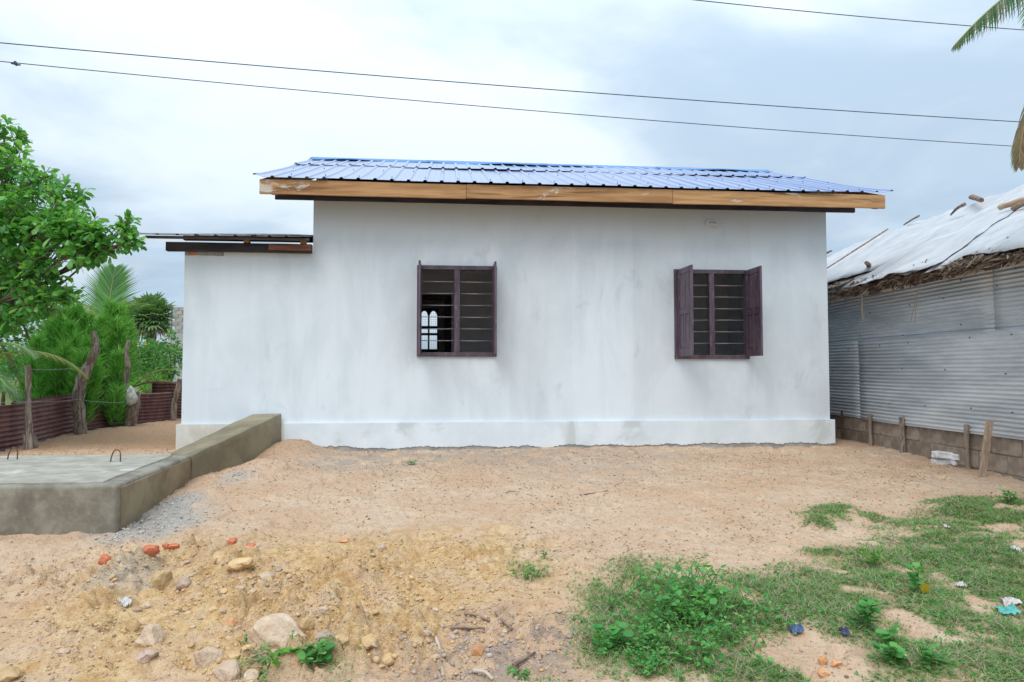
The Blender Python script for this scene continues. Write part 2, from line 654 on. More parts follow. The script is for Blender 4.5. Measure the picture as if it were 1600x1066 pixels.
# dark specks of leaf litter and grit
speck = ramp_n(t, noise_n(t, oc, 34.0, 4.0, 0.85), 0.575, 0.615)
c = mix_n(t, math_n(t, 'MULTIPLY', speck, 0.62), c, (0.17, 0.115, 0.08))
pale = ramp_n(t, noise_n(t, mapping_n(t, oc, loc=(5, 3, 1)), 38.0, 4.0, 0.85), 0.575, 0.62)
c = mix_n(t, math_n(t, 'MULTIPLY', pale, 0.5), c, (0.66, 0.55, 0.44))
t.links.new(c, b.inputs['Base Color'])
b.inputs['Roughness'].default_value = 0.95
b.inputs['Specular IOR Level'].default_value = 0.1
hh = math_n(t, 'ADD', math_n(t, 'MULTIPLY', n2, 1.0), math_n(t, 'MULTIPLY', n3, 0.35))
bump_n(t, b, hh, 0.9, 0.045)
MAT_GROUND = m
behind = sstep(-0.3, 0.6, YY.ravel() - (9.0 + 0.0945 * xr)) * sstep(-3.8, -4.6, xr)
_ct = .55 * worley(xr + .018 * fbm(xr * 11, yr * 11, 2, 61), yr + .018 * fbm(xr * 11 + 5, yr * 11, 2, 63), .10, 2, 1.6)[1] + .45 * worley(xr, yr, .21, 1, 2.6)[1]
me = make_mesh('ground', V, F, m, smooth=True, col={'clodtone': _ct * blobmask(ROUGH, xr, yr, .6),
    'clay': blobmask(CLAY, jx, jy, 0.5), 'grey': blobmask(GREYW, jx, jy, 0.6), 'cement': blobmask(CEM, jx, jy, 0.45),
    'gravel': blobmask(GRAV, jx, jy, 0.6), 'turf': grass_density(xr, yr),
    'orange': np.clip(behind + np.exp(-(((xr - _cb[0].x) / 0.5) ** 2 + ((yr - _cb[0].y) / 0.6) ** 2)), 0, 1) * sstep(-6.9, -6.3, xr),
    'field': np.clip(sstep(-7.0, -8.2, xr) + sstep(18, 24, yr), 0, 1)})
tagit(put('ground', me), kind='structure')

# ------------------------------------------------------------------ materials of the house
m, t, b = new_mat('limewashed_plaster')
oc = coords(t)
v1 = mapping_n(t, oc, scale=(1.0, 1.0, 0.42))
blot = noise_n(t, v1, 1.5, 7.0, 0.62, 0.5)
streak = noise_n(t, mapping_n(t, oc, scale=(7.0, 7.0, 0.35)), 1.0, 5.0, 0.6, 0.2)
brush = noise_n(t, mapping_n(t, oc, scale=(40.0, 40.0, 2.2)), 1.0, 3.0, 0.6)
finep = noise_n(t, oc, 70.0, 4.0, 0.7)
c = mix_n(t, ramp_n(t, blot, 0.30, 0.62), (0.61, 0.675, 0.73), (0.72, 0.785, 0.84))
c = mix_n(t, math_n(t, 'MULTIPLY', ramp_n(t, streak, 0.52, 0.70), 0.12), c, (0.50, 0.55, 0.585))
c = mix_n(t, math_n(t, 'MULTIPLY', ramp_n(t, streak, 0.46, 0.30), 0.20), c, (0.73, 0.785, 0.825))
c = mix_n(t, math_n(t, 'MULTIPLY', ramp_n(t, brush, 0.55, 0.72), 0.18), c, (0.74, 0.79, 0.82))
# grey cement grinning through the wash
smud = ramp_n(t, noise_n(t, mapping_n(t, oc, loc=(2.4, 0, 1.3), scale=(1.0, 1.0, 0.6)), 2.1, 8.0, 0.68, 0.7), 0.57, 0.72)
c = mix_n(t, math_n(t, 'MULTIPLY', smud, 0.36), c, (0.38, 0.425, 0.465))
spots = ramp_n(t, finep, 0.62, 0.70)
c = mix_n(t, math_n(t, 'MULTIPLY', spots, 0.22), c, (0.40, 0.43, 0.45))
# broad roller bands that end at sharp vertical edges
sx = N(t, 'ShaderNodeSeparateXYZ'); t.links.new(oc, sx.inputs[0])
cell = N(t, 'ShaderNodeTexWhiteNoise', noise_dimensions='1D')
t.links.new(math_n(t, 'FLOOR', math_n(t, 'DIVIDE', math_n(t, 'ADD', sx.outputs[0], math_n(t, 'MULTIPLY', brush, 0.05)), 0.83)), cell.inputs['W'])
c = mix_n(t, math_n(t, 'MULTIPLY', ramp_n(t, cell.outputs[0], 0.2, 0.9), 0.16), c, (0.46, 0.50, 0.53))
# shade under the eave put into the wall colour as a warm grey band
eave_shade = math_n(t, 'MULTIPLY', ramp_n(t, math_n(t, 'ADD', sx.outputs[2], math_n(t, 'MULTIPLY', blot, 0.5)), 2.95, 3.45), 0.7)
c = mix_n(t, eave_shade, c, (0.44, 0.45, 0.425))
# bare cement left round the two window frames, where the wash was brushed round them
for (wx0, wx1, wz0, wz1) in ((-1.245, -0.203, 1.20, 2.395), (2.20, 3.245, 1.175, 2.39)):
    ax = math_n(t, 'SUBTRACT', math_n(t, 'ABSOLUTE', math_n(t, 'SUBTRACT', sx.outputs[0], (wx0 + wx1) / 2)), (wx1 - wx0) / 2)
    az = math_n(t, 'SUBTRACT', math_n(t, 'ABSOLUTE', math_n(t, 'SUBTRACT', sx.outputs[2], (wz0 + wz1) / 2)), (wz1 - wz0) / 2)
    dd = math_n(t, 'ADD', math_n(t, 'MAXIMUM', ax, az), math_n(t, 'MULTIPLY_ADD', noise_n(t, v1, 3.2, 5.0, .6, .6), .55, -.30))
    c = mix_n(t, math_n(t, 'MULTIPLY', ramp_n(t, dd, .14, -.06), .33), c, (0.44, 0.50, 0.56))
t.links.new(c, b.inputs['Base Color'])
b.inputs['Roughness'].default_value = 0.9
b.inputs['Specular IOR Level'].default_value = 0.2
bump_n(t, b, math_n(t, 'ADD', math_n(t, 'MULTIPLY', blot, 1.2), math_n(t, 'MULTIPLY', finep, 0.25)), 0.35, 0.012)
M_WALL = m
M_PLINTH = mottled('limewashed_plinth', (0.66, 0.725, 0.77), (0.74, 0.80, 0.845), 2.5, 0.9, (1, 1, .8), (0.56, 0.60, 0.61), .8, 0.3, 60)
M_PLINTH_Y = mottled('cream_plinth', (0.60, 0.60, 0.55), (0.68, 0.68, 0.63), 3, 0.9, (1, 1, .8), (0.55, 0.53, 0.46), .8, 0.3, 60)
M_CEMENT = mottled('cement_footing', (0.30, 0.29, 0.27), (0.42, 0.41, 0.39), 8, 0.95, bump=0.6, bscale=40, bdist=.01)
M_INNER = mottled('bare_plaster_inside', (0.74, 0.73, 0.73), (0.80, 0.79, 0.78), 3, 0.95, bump=0.2)
M_FASCIA = mottled('sawn_timber', (0.33, 0.175, 0.075), (0.49, 0.285, 0.135), 2.2, 0.8, (0.6, 4, 9), (0.21, 0.105, 0.045), 0.7, 0.25, 14, .004, randobj=0.22)
_t = M_FASCIA.node_tree; _b = _t.nodes['Principled BSDF']; _c = _b.inputs['Base Color'].links[0].from_socket
_m = ramp_n(_t, noise_n(_t, mapping_n(_t, coords(_t), loc=(.35, 0, 0), scale=(1.2, 3, 3.2)), 1.15, 6, .7, .6), .60, .66)
_t.links.new(mix_n(_t, math_n(_t, 'MULTIPLY', _m, .65), _c, (.66, .64, .60)), _b.inputs['Base Color'])
M_DARKWOOD = mottled('dark_timber', (0.028, 0.023, 0.028), (0.06, 0.047, 0.054), 3, 0.75, (1, 4, 6), bump=0.3, bscale=20)
M_REDWOOD = mottled('red_timber', (0.17, 0.07, 0.045), (0.27, 0.125, 0.08), 3, 0.8, (1, 4, 6), bump=0.3, bscale=20)
M_WINDOW = mottled('plum_painted_timber', (0.062, 0.040, 0.058), (0.115, 0.080, 0.108), 9, 0.45, (1, 1, .3), c3=(.17, .13, .165), s3=3.0, bump=0.2, bscale=25, spec=0.5)
M_BAR = mottled('steel_bar', (0.30, 0.26, 0.29), (0.42, 0.38, 0.41), 10, 0.45, metal=0.3, bump=0)
M_BRICK = mottled('fired_brick', (0.40, 0.16, 0.085), (0.56, 0.27, 0.15), 12, 0.95, bump=0.6, bscale=40, bdist=.01, randobj=.3)

m, t, b = new_mat('blue_roofing_steel')
oc = coords(t)
c = mix_n(t, noise_n(t, oc, 1.3, 4.0), (0.145, 0.225, 0.45), (0.205, 0.295, 0.51))
dust = ramp_n(t, noise_n(t, mapping_n(t, oc, scale=(3, .6, .6)), 2.0, 6.0, .6), 0.5, 0.75)
c = mix_n(t, math_n(t, 'MULTIPLY', dust, 0.2), c, (0.42, 0.45, 0.55))
t.links.new(c, b.inputs['Base Color'])
b.inputs['Roughness'].default_value = 0.30
b.inputs['Specular IOR Level'].default_value = 0.75
b.inputs['Coat Weight'].default_value = 0.5
b.inputs['Coat Roughness'].default_value = 0.22
M_ROOF = m
M_RIDGE = mottled('blue_ridge_steel', (0.035, 0.18, 0.44), (0.06, 0.23, 0.52), 3, 0.4, bump=0, spec=.5)
M_OLDROOF = mottled('weathered_roofing', (0.20, 0.20, 0.215), (0.32, 0.32, 0.33), 4, 0.6, c3=(0.17, 0.11, 0.085), bump=0.1, metal=.2)

# ------------------------------------------------------------------ the house
WL, WM, WR = -4.17, -2.58, 4.385          # lean-to corner, main left corner, right corner (along the wall)
WALLTOP, LEANTOP = 3.48, 2.53
DEPTH = 6.0
house = thing('house', 'white limewashed single storey house with blue ribbed roof and two barred windows', 'house', HO, HYAW)
WIN = [(-1.245, -0.203, 1.20, 2.395), (2.20, 3.245, 1.175, 2.39)]


def wall_grid(x0, x1, z0, z1, y0, y1, holes, voids=()):
    """upright slab between y0 and y1 with openings; voids = regions that are simply not there"""
    xs = sorted(set([x0, x1] + [v for h in list(holes) + list(voids) for v in h[:2] if x0 < v < x1]))
    zs = sorted(set([z0, z1] + [v for h in list(holes) + list(voids) for v in h[2:] if z0 < v < z1]))
    allh = list(holes) + list(voids)

    def solid(i, j):
        if i < 0 or j < 0 or i >= len(xs) - 1 or j >= len(zs) - 1:
            return False
        cx, cz = (xs[i] + xs[i + 1]) / 2, (zs[j] + zs[j + 1]) / 2
        return not any(h[0] < cx < h[1] and h[2] < cz < h[3] for h in allh)
    V, F = [], []

    def q(*p):
        b = len(V); V.extend(p); F.append((b, b + 1, b + 2, b + 3))
    for i in range(len(xs) - 1):
        for j in range(len(zs) - 1):
            if not solid(i, j):
                continue
            a, b_, c_, d = xs[i], xs[i + 1], zs[j], zs[j + 1]
            q((a, y0, c_), (b_, y0, c_), (b_, y0, d), (a, y0, d))
            q((b_, y1, c_), (a, y1, c_), (a, y1, d), (b_, y1, d))
            if not solid(i - 1, j): q((a, y1, c_), (a, y0, c_), (a, y0, d), (a, y1, d))
            if not solid(i + 1, j): q((b_, y0, c_), (b_, y1, c_), (b_, y1, d), (b_, y0, d))
            if not solid(i, j - 1): q((a, y1, c_), (b_, y1, c_), (b_, y0, c_), (a, y0, c_))
            if not solid(i, j + 1): q((a, y0, d), (b_, y0, d), (b_, y1, d), (a, y1, d))
    return V, F


V, F = wall_grid(WL, WR, -0.3, WALLTOP, 0.0, 0.15, WIN, [(WL - 1, WM, LEANTOP, 9)])
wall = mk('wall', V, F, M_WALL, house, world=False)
# gable walls, back wall with its barred opening, inner partition with a doorway, floor
EAVE_Y, EAVE_Z, TANA = -0.52, 3.345, math.tan(R(20.2))
RIDGE_Y = 3.0
RIDGE_Z = EAVE_Z + (RIDGE_Y - EAVE_Y) * TANA


def gable(x0, x1):
    zt = lambda y: EAVE_Z + (min(y, 2 * RIDGE_Y - y) - EAVE_Y) * TANA - 0.03
    ys = [0.152, 3.0, DEPTH - 0.152]
    V = []
    for x in (x0, x1):
        V += [(x, ys[0], -0.3), (x, ys[2], -0.3), (x, ys[2], zt(ys[2])), (x, ys[1], zt(ys[1])), (x, ys[0], zt(ys[0]))]
    F = [(0, 4, 3, 2, 1), (5, 6, 7, 8, 9)]
    for k in range(5):
        F.append((k, (k + 1) % 5, 5 + (k + 1) % 5, 5 + k))
    return V, F


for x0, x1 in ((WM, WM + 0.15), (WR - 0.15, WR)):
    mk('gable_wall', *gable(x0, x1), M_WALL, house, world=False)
BW = (-1.46, -1.045, 1.43, 2.36)           # opening in the back wall
V, F = wall_grid(WM, WR, -0.3, WALLTOP, DEPTH - 0.15, DEPTH, [BW])
mk('back_wall', V, F, M_INNER, house, world=False)
V, F = wall_grid(WM + 0.152, WR - 0.152, 0.32, 3.2, 3.0, 3.12, [(-1.78, -0.78, 0.32, 2.34)])
mk('partition', V, F, M_INNER, house, world=False)
dm = MB()
dm.box(-1.78, -1.70, 2.97, 3.14, 0.33, 2.34); dm.box(-0.90, -0.78, 2.97, 3.14, 0.33, 2.34); dm.box(-1.70, -0.90, 2.97, 3.14, 2.26, 2.34)
bevel(dm.build('door_frame', M_DARKWOOD, house, world=False))
mk('floor', *box_vf(WM + 0.152, WR - 0.152, 0.152, DEPTH - 0.152, 0.1, 0.32), M_INNER, house, world=False)
mk('ceiling', *box_vf(WM + 0.153, WR - 0.153, 0.153, DEPTH - 0.153, 3.22, 3.25), M_INNER, house, world=False)
# lean-to side and back walls
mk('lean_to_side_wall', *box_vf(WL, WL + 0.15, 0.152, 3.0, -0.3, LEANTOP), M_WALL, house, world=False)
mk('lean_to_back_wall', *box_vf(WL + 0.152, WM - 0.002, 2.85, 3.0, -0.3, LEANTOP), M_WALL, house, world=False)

# back window: frame with arched heads, two lights and a wire grille
bw = MB()
x0, x1, z0, z1 = BW
bw.box(x0, x0 + .03, 5.86, 5.94, z0, z1); bw.box(x1 - .03, x1, 5.86, 5.94, z0, z1)
bw.box(x0 + .03, x1 - .03, 5.86, 5.94, z0, z0 + .05)
xm = (x0 + x1) / 2
bw.box(xm - .018, xm + .018, 5.865, 5.935, z0 + .05, z1)
for zz in (1.78, 1.93):
    bw.box(x0 + .03, xm - .018, 5.87, 5.93, zz, zz + .05); bw.box(xm + .018, x1 - .03, 5.87, 5.93, zz, zz + .05)
for xa, xb in ((x0 + .03, xm - .018), (xm + .018, x1 - .03)):     # arched heads
    n = 8
    pts = [(xa + (xb - xa) * k / n, z1 - .16 + .11 * math.sin(math.pi * k / n) ** .6) for k in range(n + 1)]
    for (a, za), (c_, zc_) in zip(pts[:-1], pts[1:]):
        bw.add([(a, 5.87, za), (c_, 5.87, zc_), (c_, 5.87, z1), (a, 5.87, z1), (a, 5.93, za), (c_, 5.93, zc_), (c_, 5.93, z1), (a, 5.93, z1)],
               [(0, 1, 2, 3), (7, 6, 5, 4), (0, 4, 5, 1), (3, 2, 6, 7)])
wfr = bw.build('back_window', M_DARKWOOD, house, world=False)
gr = MB()
k = x0 + .08
while k < x1 - .06:
    gr.box(k - .002, k + .002, 5.945, 5.949, z0 + .03, z1 - .02); k += 0.045
k = z0 + .07
while k < z1 - .05:
    gr.box(x0 + .03, x1 - .03, 5.951, 5.955, k - .002, k + .002); k += 0.045
gr.build('grille', M_BAR, wfr, world=False)


def jag_strip(x0, x1, zb, zt, y, thick, amp, seed, step=0.02):
    """painted face with a dripping, ragged lower edge"""
    n = int((x1 - x0) / step)
    xs = np.linspace(x0, x1, n + 1)
    e = zb + amp * fbm(xs * 1.7, xs * 0 + seed, 3, seed) + RNG.uniform(-1, 1, n + 1) * amp * 0.16
    V, F = [], []
    for x, z in zip(xs, e):
        V += [(x, y, z), (x, y, zt), (x, y + thick, z), (x, y + thick, zt)]
    for i in range(n):
        a, c_ = i * 4, i * 4 + 4
        F += [(a, c_, c_ + 1, a + 1), (a + 2, a + 3, c_ + 3, c_ + 2), (a, a + 2, c_ + 2, c_), (a + 1, c_ + 1, c_ + 3, a + 3)]
    F += [(0, 1, 3, 2), (n * 4, n * 4 + 2, n * 4 + 3, n * 4 + 1)]
    return V, F


PZ = 0.35
CAS0, CAS1 = -3.30, -2.93                # where the drain casing meets the wall
mk('plinth', *jag_strip(-2.9, WR + 0.045, 0.035, PZ, -0.045, 0.043, 0.05, 5), M_PLINTH, house, world=False)
mk('plinth', *jag_strip(WL - 0.045, -2.9, -0.02, PZ - .004, -0.044, 0.042, 0.02, 6), M_PLINTH_Y, house, world=False)
ft = MB()
ft.box(WL - .03, WR + .03, -0.034, -0.002, -0.35, 0.12)
ft.build('footing', M_CEMENT, house, world=False)
mk('plinth_side', *box_vf(WR, WR + 0.045, 0.0, DEPTH, -0.3, PZ - .002), M_PLINTH, house, world=False)
mk('plinth_side', *box_vf(WL - 0.045, WL, 0.0, 3.0, -0.3, PZ - .002), M_PLINTH_Y, house, world=False)


# windows
def window(x0, x1, z0, z1, al, ar):
    f = MB()
    w, y0, y1 = 0.055, -0.028, 0.06
    f.box(x0, x0 + w, y0, y1, z0, z1); f.box(x1 - w, x1, y0, y1, z0, z1)
    f.box(x0 + w, x1 - w, y0 + .001, y1, z1 - w, z1); f.box(x0 + w, x1 - w, y0 + .001, y1, z0, z0 + w)
    fr = bevel(f.build('window_frame', M_WINDOW, house, world=False), .004)
    xm = (x0 + x1) / 2
    bevel(mk('mullion', *box_vf(xm - .038, xm + .038, y0 + .003, y1, z0 + w, z1 - w), M_WINDOW, fr, world=False), .006)
    for a, c_ in ((x0 + w, xm - .038), (xm + .038, x1 - w)):
        for k in range(1, 7):
            zz = z0 + w + (z1 - z0 - 2 * w) * k / 7
            bb = MB(); bb.tube([(a - .01, .015, zz), ((a + c_) / 2, .015, zz + random.uniform(-.003, .003)), (c_ + .01, .015, zz)], 0.0048, 6)
            bb.build('bar', M_BAR, fr, world=False, smooth=True)
    # shutters, hinged at the outer edges of the frame and swung out square to the wall
    L, T = 0.465, 0.026
    for hx, ang, sgn in ((x0 + .05, al, 1), (x1 - .05, ar, -1)):
        Mx = Matrix.Translation((hx, y0 - .006, 0)) @ Matrix.Rotation(R(ang), 4, 'Z')
        s = MB()
        zb, zt = z0 + .035, z1 - .012
        st = 0.062
        s.box(0, st, -T / 2, T / 2, zb, zt); s.box(L - st, L, -T / 2, T / 2, zb, zt)
        zm = zb + (zt - zb) * 0.5
        for za, zc_ in ((zb, zb + .10), (zm - .035, zm + .035), (zt - .075, zt)):
            s.box(st, L - st, -T / 2 + .001, T / 2 - .001, za, zc_)
        s.box(L / 2 - .022, L / 2 + .022, -T / 2 + .0015, T / 2 - .0015, zb + .10, zm - .035)
        s.box(L / 2 - .022, L / 2 + .022, -T / 2 + .0015, T / 2 - .0015, zm + .035, zt - .075)
        sh = bevel(put('shutter', make_mesh('shutter', s.V, s.F, M_WINDOW), house, Mx), .003)
        for xa, xb in ((st, L / 2 - .022), (L / 2 + .022, L - st)):
            for za, zc_ in ((zb + .10, zm - .035), (zm + .035, zt - .075)):
                p = MB()
                p.box(xa, xb, -.004, .004, za, zc_)
                i = .022
                p.add([(xa + i * .35, -.0042, za + i * .35), (xb - i * .35, -.0042, za + i * .35), (xb - i * .35, -.0042, zc_ - i * .35), (xa + i * .35, -.0042, zc_ - i * .35),
                       (xa + i, -.011, za + i), (xb - i, -.011, za + i), (xb - i, -.011, zc_ - i), (xa + i, -.011, zc_ - i)],
                      [(4, 5, 6, 7), (0, 1, 5, 4), (1, 2, 6, 5), (2, 3, 7, 6), (3, 0, 4, 7)])
                p.add([(xa + i * .35, .0042, za + i * .35), (xb - i * .35, .0042, za + i * .35), (xb - i * .35, .0042, zc_ - i * .35), (xa + i * .35, .0042, zc_ - i * .35),
                       (xa + i, .011, za + i), (xb - i, .011, za + i), (xb - i, .011, zc_ - i), (xa + i, .011, zc_ - i)],
                      [(7, 6, 5, 4), (4, 5, 1, 0), (5, 6, 2, 1), (6, 7, 3, 2), (7, 4, 0, 3)])
                p.build('panel', M_WINDOW, sh, world=False)
        for zz in (zb + .2, zb + .45, zb + .72, zt - .15):
            h_ = MB(); h_.tube([(-.004, -T / 2 * 0, zz - .03), (-.004, 0, zz + .03)], .008, 6)
            h_.build('hinge', M_BAR, sh, world=False)


window(*WIN[0], -90, -90)
window(*WIN[1], -87, -90)

# wall lamp holder
lx, lz = 2.70, 3.01
lp = MB()
lp.tube([(lx, -.002, lz + .02), (lx, -.03, lz + .02)], [.05, .045], 14)
lo = lp.build('lamp_holder', plain('white_plastic', (.62, .62, .60), .45), house, world=False, smooth=True, sharp=40)
l2 = MB(); l2.tube([(lx, -.03, lz + .02), (lx + .02, -.055, lz + .005), (lx + .045, -.075, lz - .01), (lx + .075, -.095, lz - .025)], [.022, .026, .03, .03], 12)
l2.build('lamp_socket', plain('grey_plastic', (.55, .54, .56), .45), lo, world=False, smooth=True, sharp=40)

# roof ------------------------------------------------------------
CA, SA = math.cos(R(20.2)), math.sin(R(20.2))


def rib_profile(x0, nrib, pitch, h=0.019):
    P = []
    for i in range(nrib):
        a = x0 + i * pitch
        P += [(a - .026, 0), (a - .017, h * .8), (a - .008, h), (a + .008, h), (a + .017, h * .8), (a + .026, 0), (a + pitch / 2 - .004, 0), (a + pitch / 2, .003), (a + pitch / 2 + .004, 0)]
    a = x0 + nrib * pitch
    P += [(a - .026, 0), (a - .017, h * .8), (a - .008, h), (a + .008, h), (a + .017, h * .8), (a + .026, 0)]
    return P


def sheet(prof, ts, place, lift=None, th=0.0025):
    """ribbed sheet: cross-section prof swept over ts; place(x,t,n) -> point"""
    V, F = [], []
    n = len(prof)
    for s in (0, 1):
        for t_ in ts:
            for k, (x, h) in enumerate(prof):
                V.append(place(x, t_, h - s * th + (lift(x, t_) if lift else 0)))
    m_ = len(ts)
    for s in (0, 1):
        o = s * m_ * n
        for i in range(m_ - 1):
            for k in range(n - 1):
                a = o + i * n + k
                F.append((a, a + 1, a + n + 1, a + n) if s == 0 else (a, a + n, a + n + 1, a + 1))
    o = m_ * n
    for k in range(n - 1):
        F.append((k, k + o, k + o + 1, k + 1))
        a = (m_ - 1) * n + k
        F.append((a, a + 1, a + o + 1, a + o))
    for i in range(m_ - 1):
        a = i * n; F.append((a, a + n, a + n + o, a + o))
        a = i * n + n - 1; F.append((a, a + o, a + n + o, a + n))
    return V, F


front_place = lambda x, t_, n: (x, EAVE_Y - .035 + t_ * CA - n * SA, EAVE_Z + .012 + t_ * SA + n * CA)
back_place = lambda x, t_, n: (x, 2 * RIDGE_Y - (EAVE_Y - .035 + t_ * CA - n * SA), EAVE_Z + .012 + t_ * SA + n * CA)
TR = (RIDGE_Y - EAVE_Y + .035) / CA
PITCHR = 0.2035
RX0 = -3.165
for row in (0, 1):
    for i in range(10):
        xs0 = RX0 + i * 4 * PITCHR
        w1, w2, w3 = row * 2.1, .007, random.uniform(0, .012)
        t0, t1 = ((random.uniform(-.02, .015), 2.48) if row == 0 else (2.30 + random.uniform(-.05, .05), TR - .02 + random.uniform(-.02, .02)))
        base = (0.0 if row == 0 else 0.011) + .0032 * (i % 2)

        def lift(x, t_, row=row, i=i, t0=t0, w1=w1, w2=w2, w3=w3, base=base):
            z = base + w2 * math.sin(t_ * 2.3 + w1 + x * 1.7) * (0.5 if t_ < .3 and row == 0 else 1)
            if row == 1:
                z += w3 * max(0, 1 - (t_ - t0) / .25)
            if i == 0 and row == 0 and x < RX0 + .03:
                z += .022 * max(0, 1 - t_ / .4)
            if i == 9 and row == 0 and x > RX0 + 40 * PITCHR - .03:
                z += .02 * max(0, 1 - t_ / .4)
            return z
        V, F = sheet(rib_profile(xs0, 4, PITCHR), list(np.linspace(t0, t1, 9 if row == 0 else 6)), front_place, lift)
        mk('roof_sheet', V, F, M_ROOF, house, world=False)
        if row == 1:
            V, F = sheet(rib_profile(xs0, 4, PITCHR), [0, TR - .02], back_place, lambda x, t_, i=i: .0032 * (i % 2))
            mk('roof_sheet', V, F, M_ROOF, house, world=False)
# screws in rows on the ribs
sc_ = MB()
for i in range(41):
    for t_ in (0.10, 1.2, 2.42, TR - .2):
        if (i + int(t_ * 3)) % 2: continue
        p = front_place(RX0 + i * PITCHR + random.uniform(-.004, .004), t_ + random.uniform(-.03, .03), .03)
        x, y, z = p
        sc_.box(x - .006, x + .006, y - .006, y + .006, z - .004, z + .010)
tagit(sc_.build('roof_screws', M_OLDROOF, house, world=False), kind='stuff')
# ridge cap in overlapping lengths
XL, XR_ = RX0 - .05, RX0 + 40 * PITCHR + .05
for i in range(4):
    a, c_ = XL + (XR_ - XL) * i / 4 - (.06 if i else 0), XL + (XR_ - XL) * (i + 1) / 4
    n = 9
    prof = [(-.20, -.075), (-.19, -.06), (-.10, -.02), (-.03, .012), (0, .03), (.03, .012), (.10, -.02), (.19, -.06), (.20, -.075)]
    V, F = [], []
    xs_ = np.linspace(a, c_, 12)
    for j, x in enumerate(xs_):
        w = .012 * math.sin(x * 1.9) + .01 * math.sin(x * 4.7 + 1) + .004 * (i % 2)
        for y, z in prof:
            edge = abs(y) / .2
            V.append((x, RIDGE_Y + y * 1.02, RIDGE_Z + .045 + z + w * edge + .003 * (i % 2)))
    for j in range(len(xs_) - 1):
        for k in range(n - 1):
            q = j * n + k
            F.append((q, q + n, q + n + 1, q + 1))
    o_ = mk('ridge_cap', V, F, M_RIDGE, house, world=False, smooth=True)
    sm = o_.modifiers.new('thickness', 'SOLIDIFY'); sm.thickness = .003; sm.offset = 1

# fascia boards, gable boards, wall plates and rafters
FZ0, FZ1 = 3.157, 3.336
FX0, FX1 = -3.125, 4.905
cuts = [FX0, -0.62, 2.02, FX1]


def plank(x0, x1, y0, y1, z0, z1, n=24, amp=.006, seed=0, crook=0.0):
    """sawn board along x with a slightly wavy lower and upper edge"""
    V, F = [], []
    for i in range(n + 1):
        x = x0 + (x1 - x0) * i / n
        a = amp * float(fbm(np.array([x * .9]), np.array([seed * 3.3]), 3, seed)[0]); c_ = amp * float(fbm(np.array([x * 1.1]), np.array([seed * 5.1]), 3, seed + 4)[0])
        dy = amp * .6 * float(perlin(np.array([x * .7]), np.array([seed + .5]), 2)[0])
        V += [(x, y0 + dy, z0 + a), (x, y1 + dy, z0 + a), (x, y1 + dy, z1 + c_), (x, y0 + dy, z1 + c_)]
    for i in range(n):
        b_ = i * 4
        for k in range(4):
            F.append((b_ + k, b_ + 4 + k, b_ + 4 + (k + 1) % 4, b_ + (k + 1) % 4))
    F += [(0, 1, 2, 3), (n * 4 + 3, n * 4 + 2, n * 4 + 1, n * 4)]
    return V, F


for i in range(3):
    o_ = mk('fascia_board', *plank(cuts[i] + .002, cuts[i + 1] - .002, EAVE_Y - .012, EAVE_Y + .018, FZ0 + (.004 if i == 1 else 0), FZ1 + (.004 if i == 1 else 0), seed=i), M_FASCIA, house, world=False)
    bevel(o_, .005)
for x0, x1 in ((FX0 + .002, FX0 + .03), (FX1 - .03, FX1 - .002)):
    for side in (0, 1):
        V = []
        for x in (x0, x1):
            ya, yb = EAVE_Y + .02, RIDGE_Y - .002
            for y, up in ((ya, 0), (yb, 0), (yb, 1), (ya, 1)):
                z = EAVE_Z + (y - EAVE_Y) * TANA - (.165 if not up else .012)
                V.append((x, y if side == 0 else 2 * RIDGE_Y - y, z))
        o_ = mk('gable_board', V, [(0, 1, 2, 3), (7, 6, 5, 4), (0, 4, 5, 1), (1, 5, 6, 2), (2, 6, 7, 3), (3, 7, 4, 0)], M_FASCIA, house, world=False)
bevel(mk('wall_plate', *plank(-3.06, 4.79, -.045, -.003, 3.215, 3.315, seed=8), M_DARKWOOD, house, world=False), .006)
for k, x in enumerate(np.linspace(FX0 + .17, FX1 - .12, 9)):
    V = []
    for xx in (x - .03, x + .03):
        for y, dz in ((EAVE_Y + .022, -.20), (RIDGE_Y, -.20), (RIDGE_Y, -.06), (EAVE_Y + .022, -.06)):
            V.append((xx, y, EAVE_Z + (y - EAVE_Y) * TANA + dz))
    if k in (0, 8):
        mk('rafter', V, [(0, 1, 2, 3), (7, 6, 5, 4), (0, 4, 5, 1), (1, 5, 6, 2), (2, 6, 7, 3), (3, 7, 4, 0)], M_FASCIA, house, world=False)

# lean-to roof -----------------------------------------------------
LSA, LCA = math.sin(R(11.2)), math.cos(R(11.2))
LZ = 2.675
lplace = lambda x, t_, n: (x, -.34 + t_ * LCA - n * LSA, LZ + t_ * LSA + n * LCA)
for i in range(3):
    x0 = -4.60 + i * 0.68
    nr = 3 if i < 2 else 3
    lim = (-4.60 + 2.0 + .0) if i == 2 else 99
    V, F = sheet([p for p in rib_profile(x0, nr, .2333 if i < 2 else .2) if p[0] < lim + .02], list(np.linspace(random.uniform(-.015, .015), 3.2, 6)), lplace, lambda x, t_, i=i: .0035 * (i % 2) + .006 * math.sin(x * 2 + t_))
    mk('lean_to_roof_sheet', V, F, M_OLDROOF, house, world=False)
bevel(mk('purlin', *plank(-4.53, WM + .006, -.30, -.25, LZ - .034, LZ - .006, amp=.004, seed=11), mottled('grey_brown_timber', (.06, .045, .045), (.10, .075, .07), 3, .8, (1, 4, 6)), house, world=False), .004)
bevel(mk('lean_to_beam', *plank(-4.36, WM + .005, -.12, -.04, LEANTOP - .012, LEANTOP + .098, amp=.006, seed=12), M_DARKWOOD, house, world=False), .006)
bevel(mk('lean_to_beam', *plank(-3.1, WM + .004, -.16, -.125, LEANTOP + .012, LEANTOP + .085, n=10, amp=.01, seed=13), M_REDWOOD, house, world=False), .006)
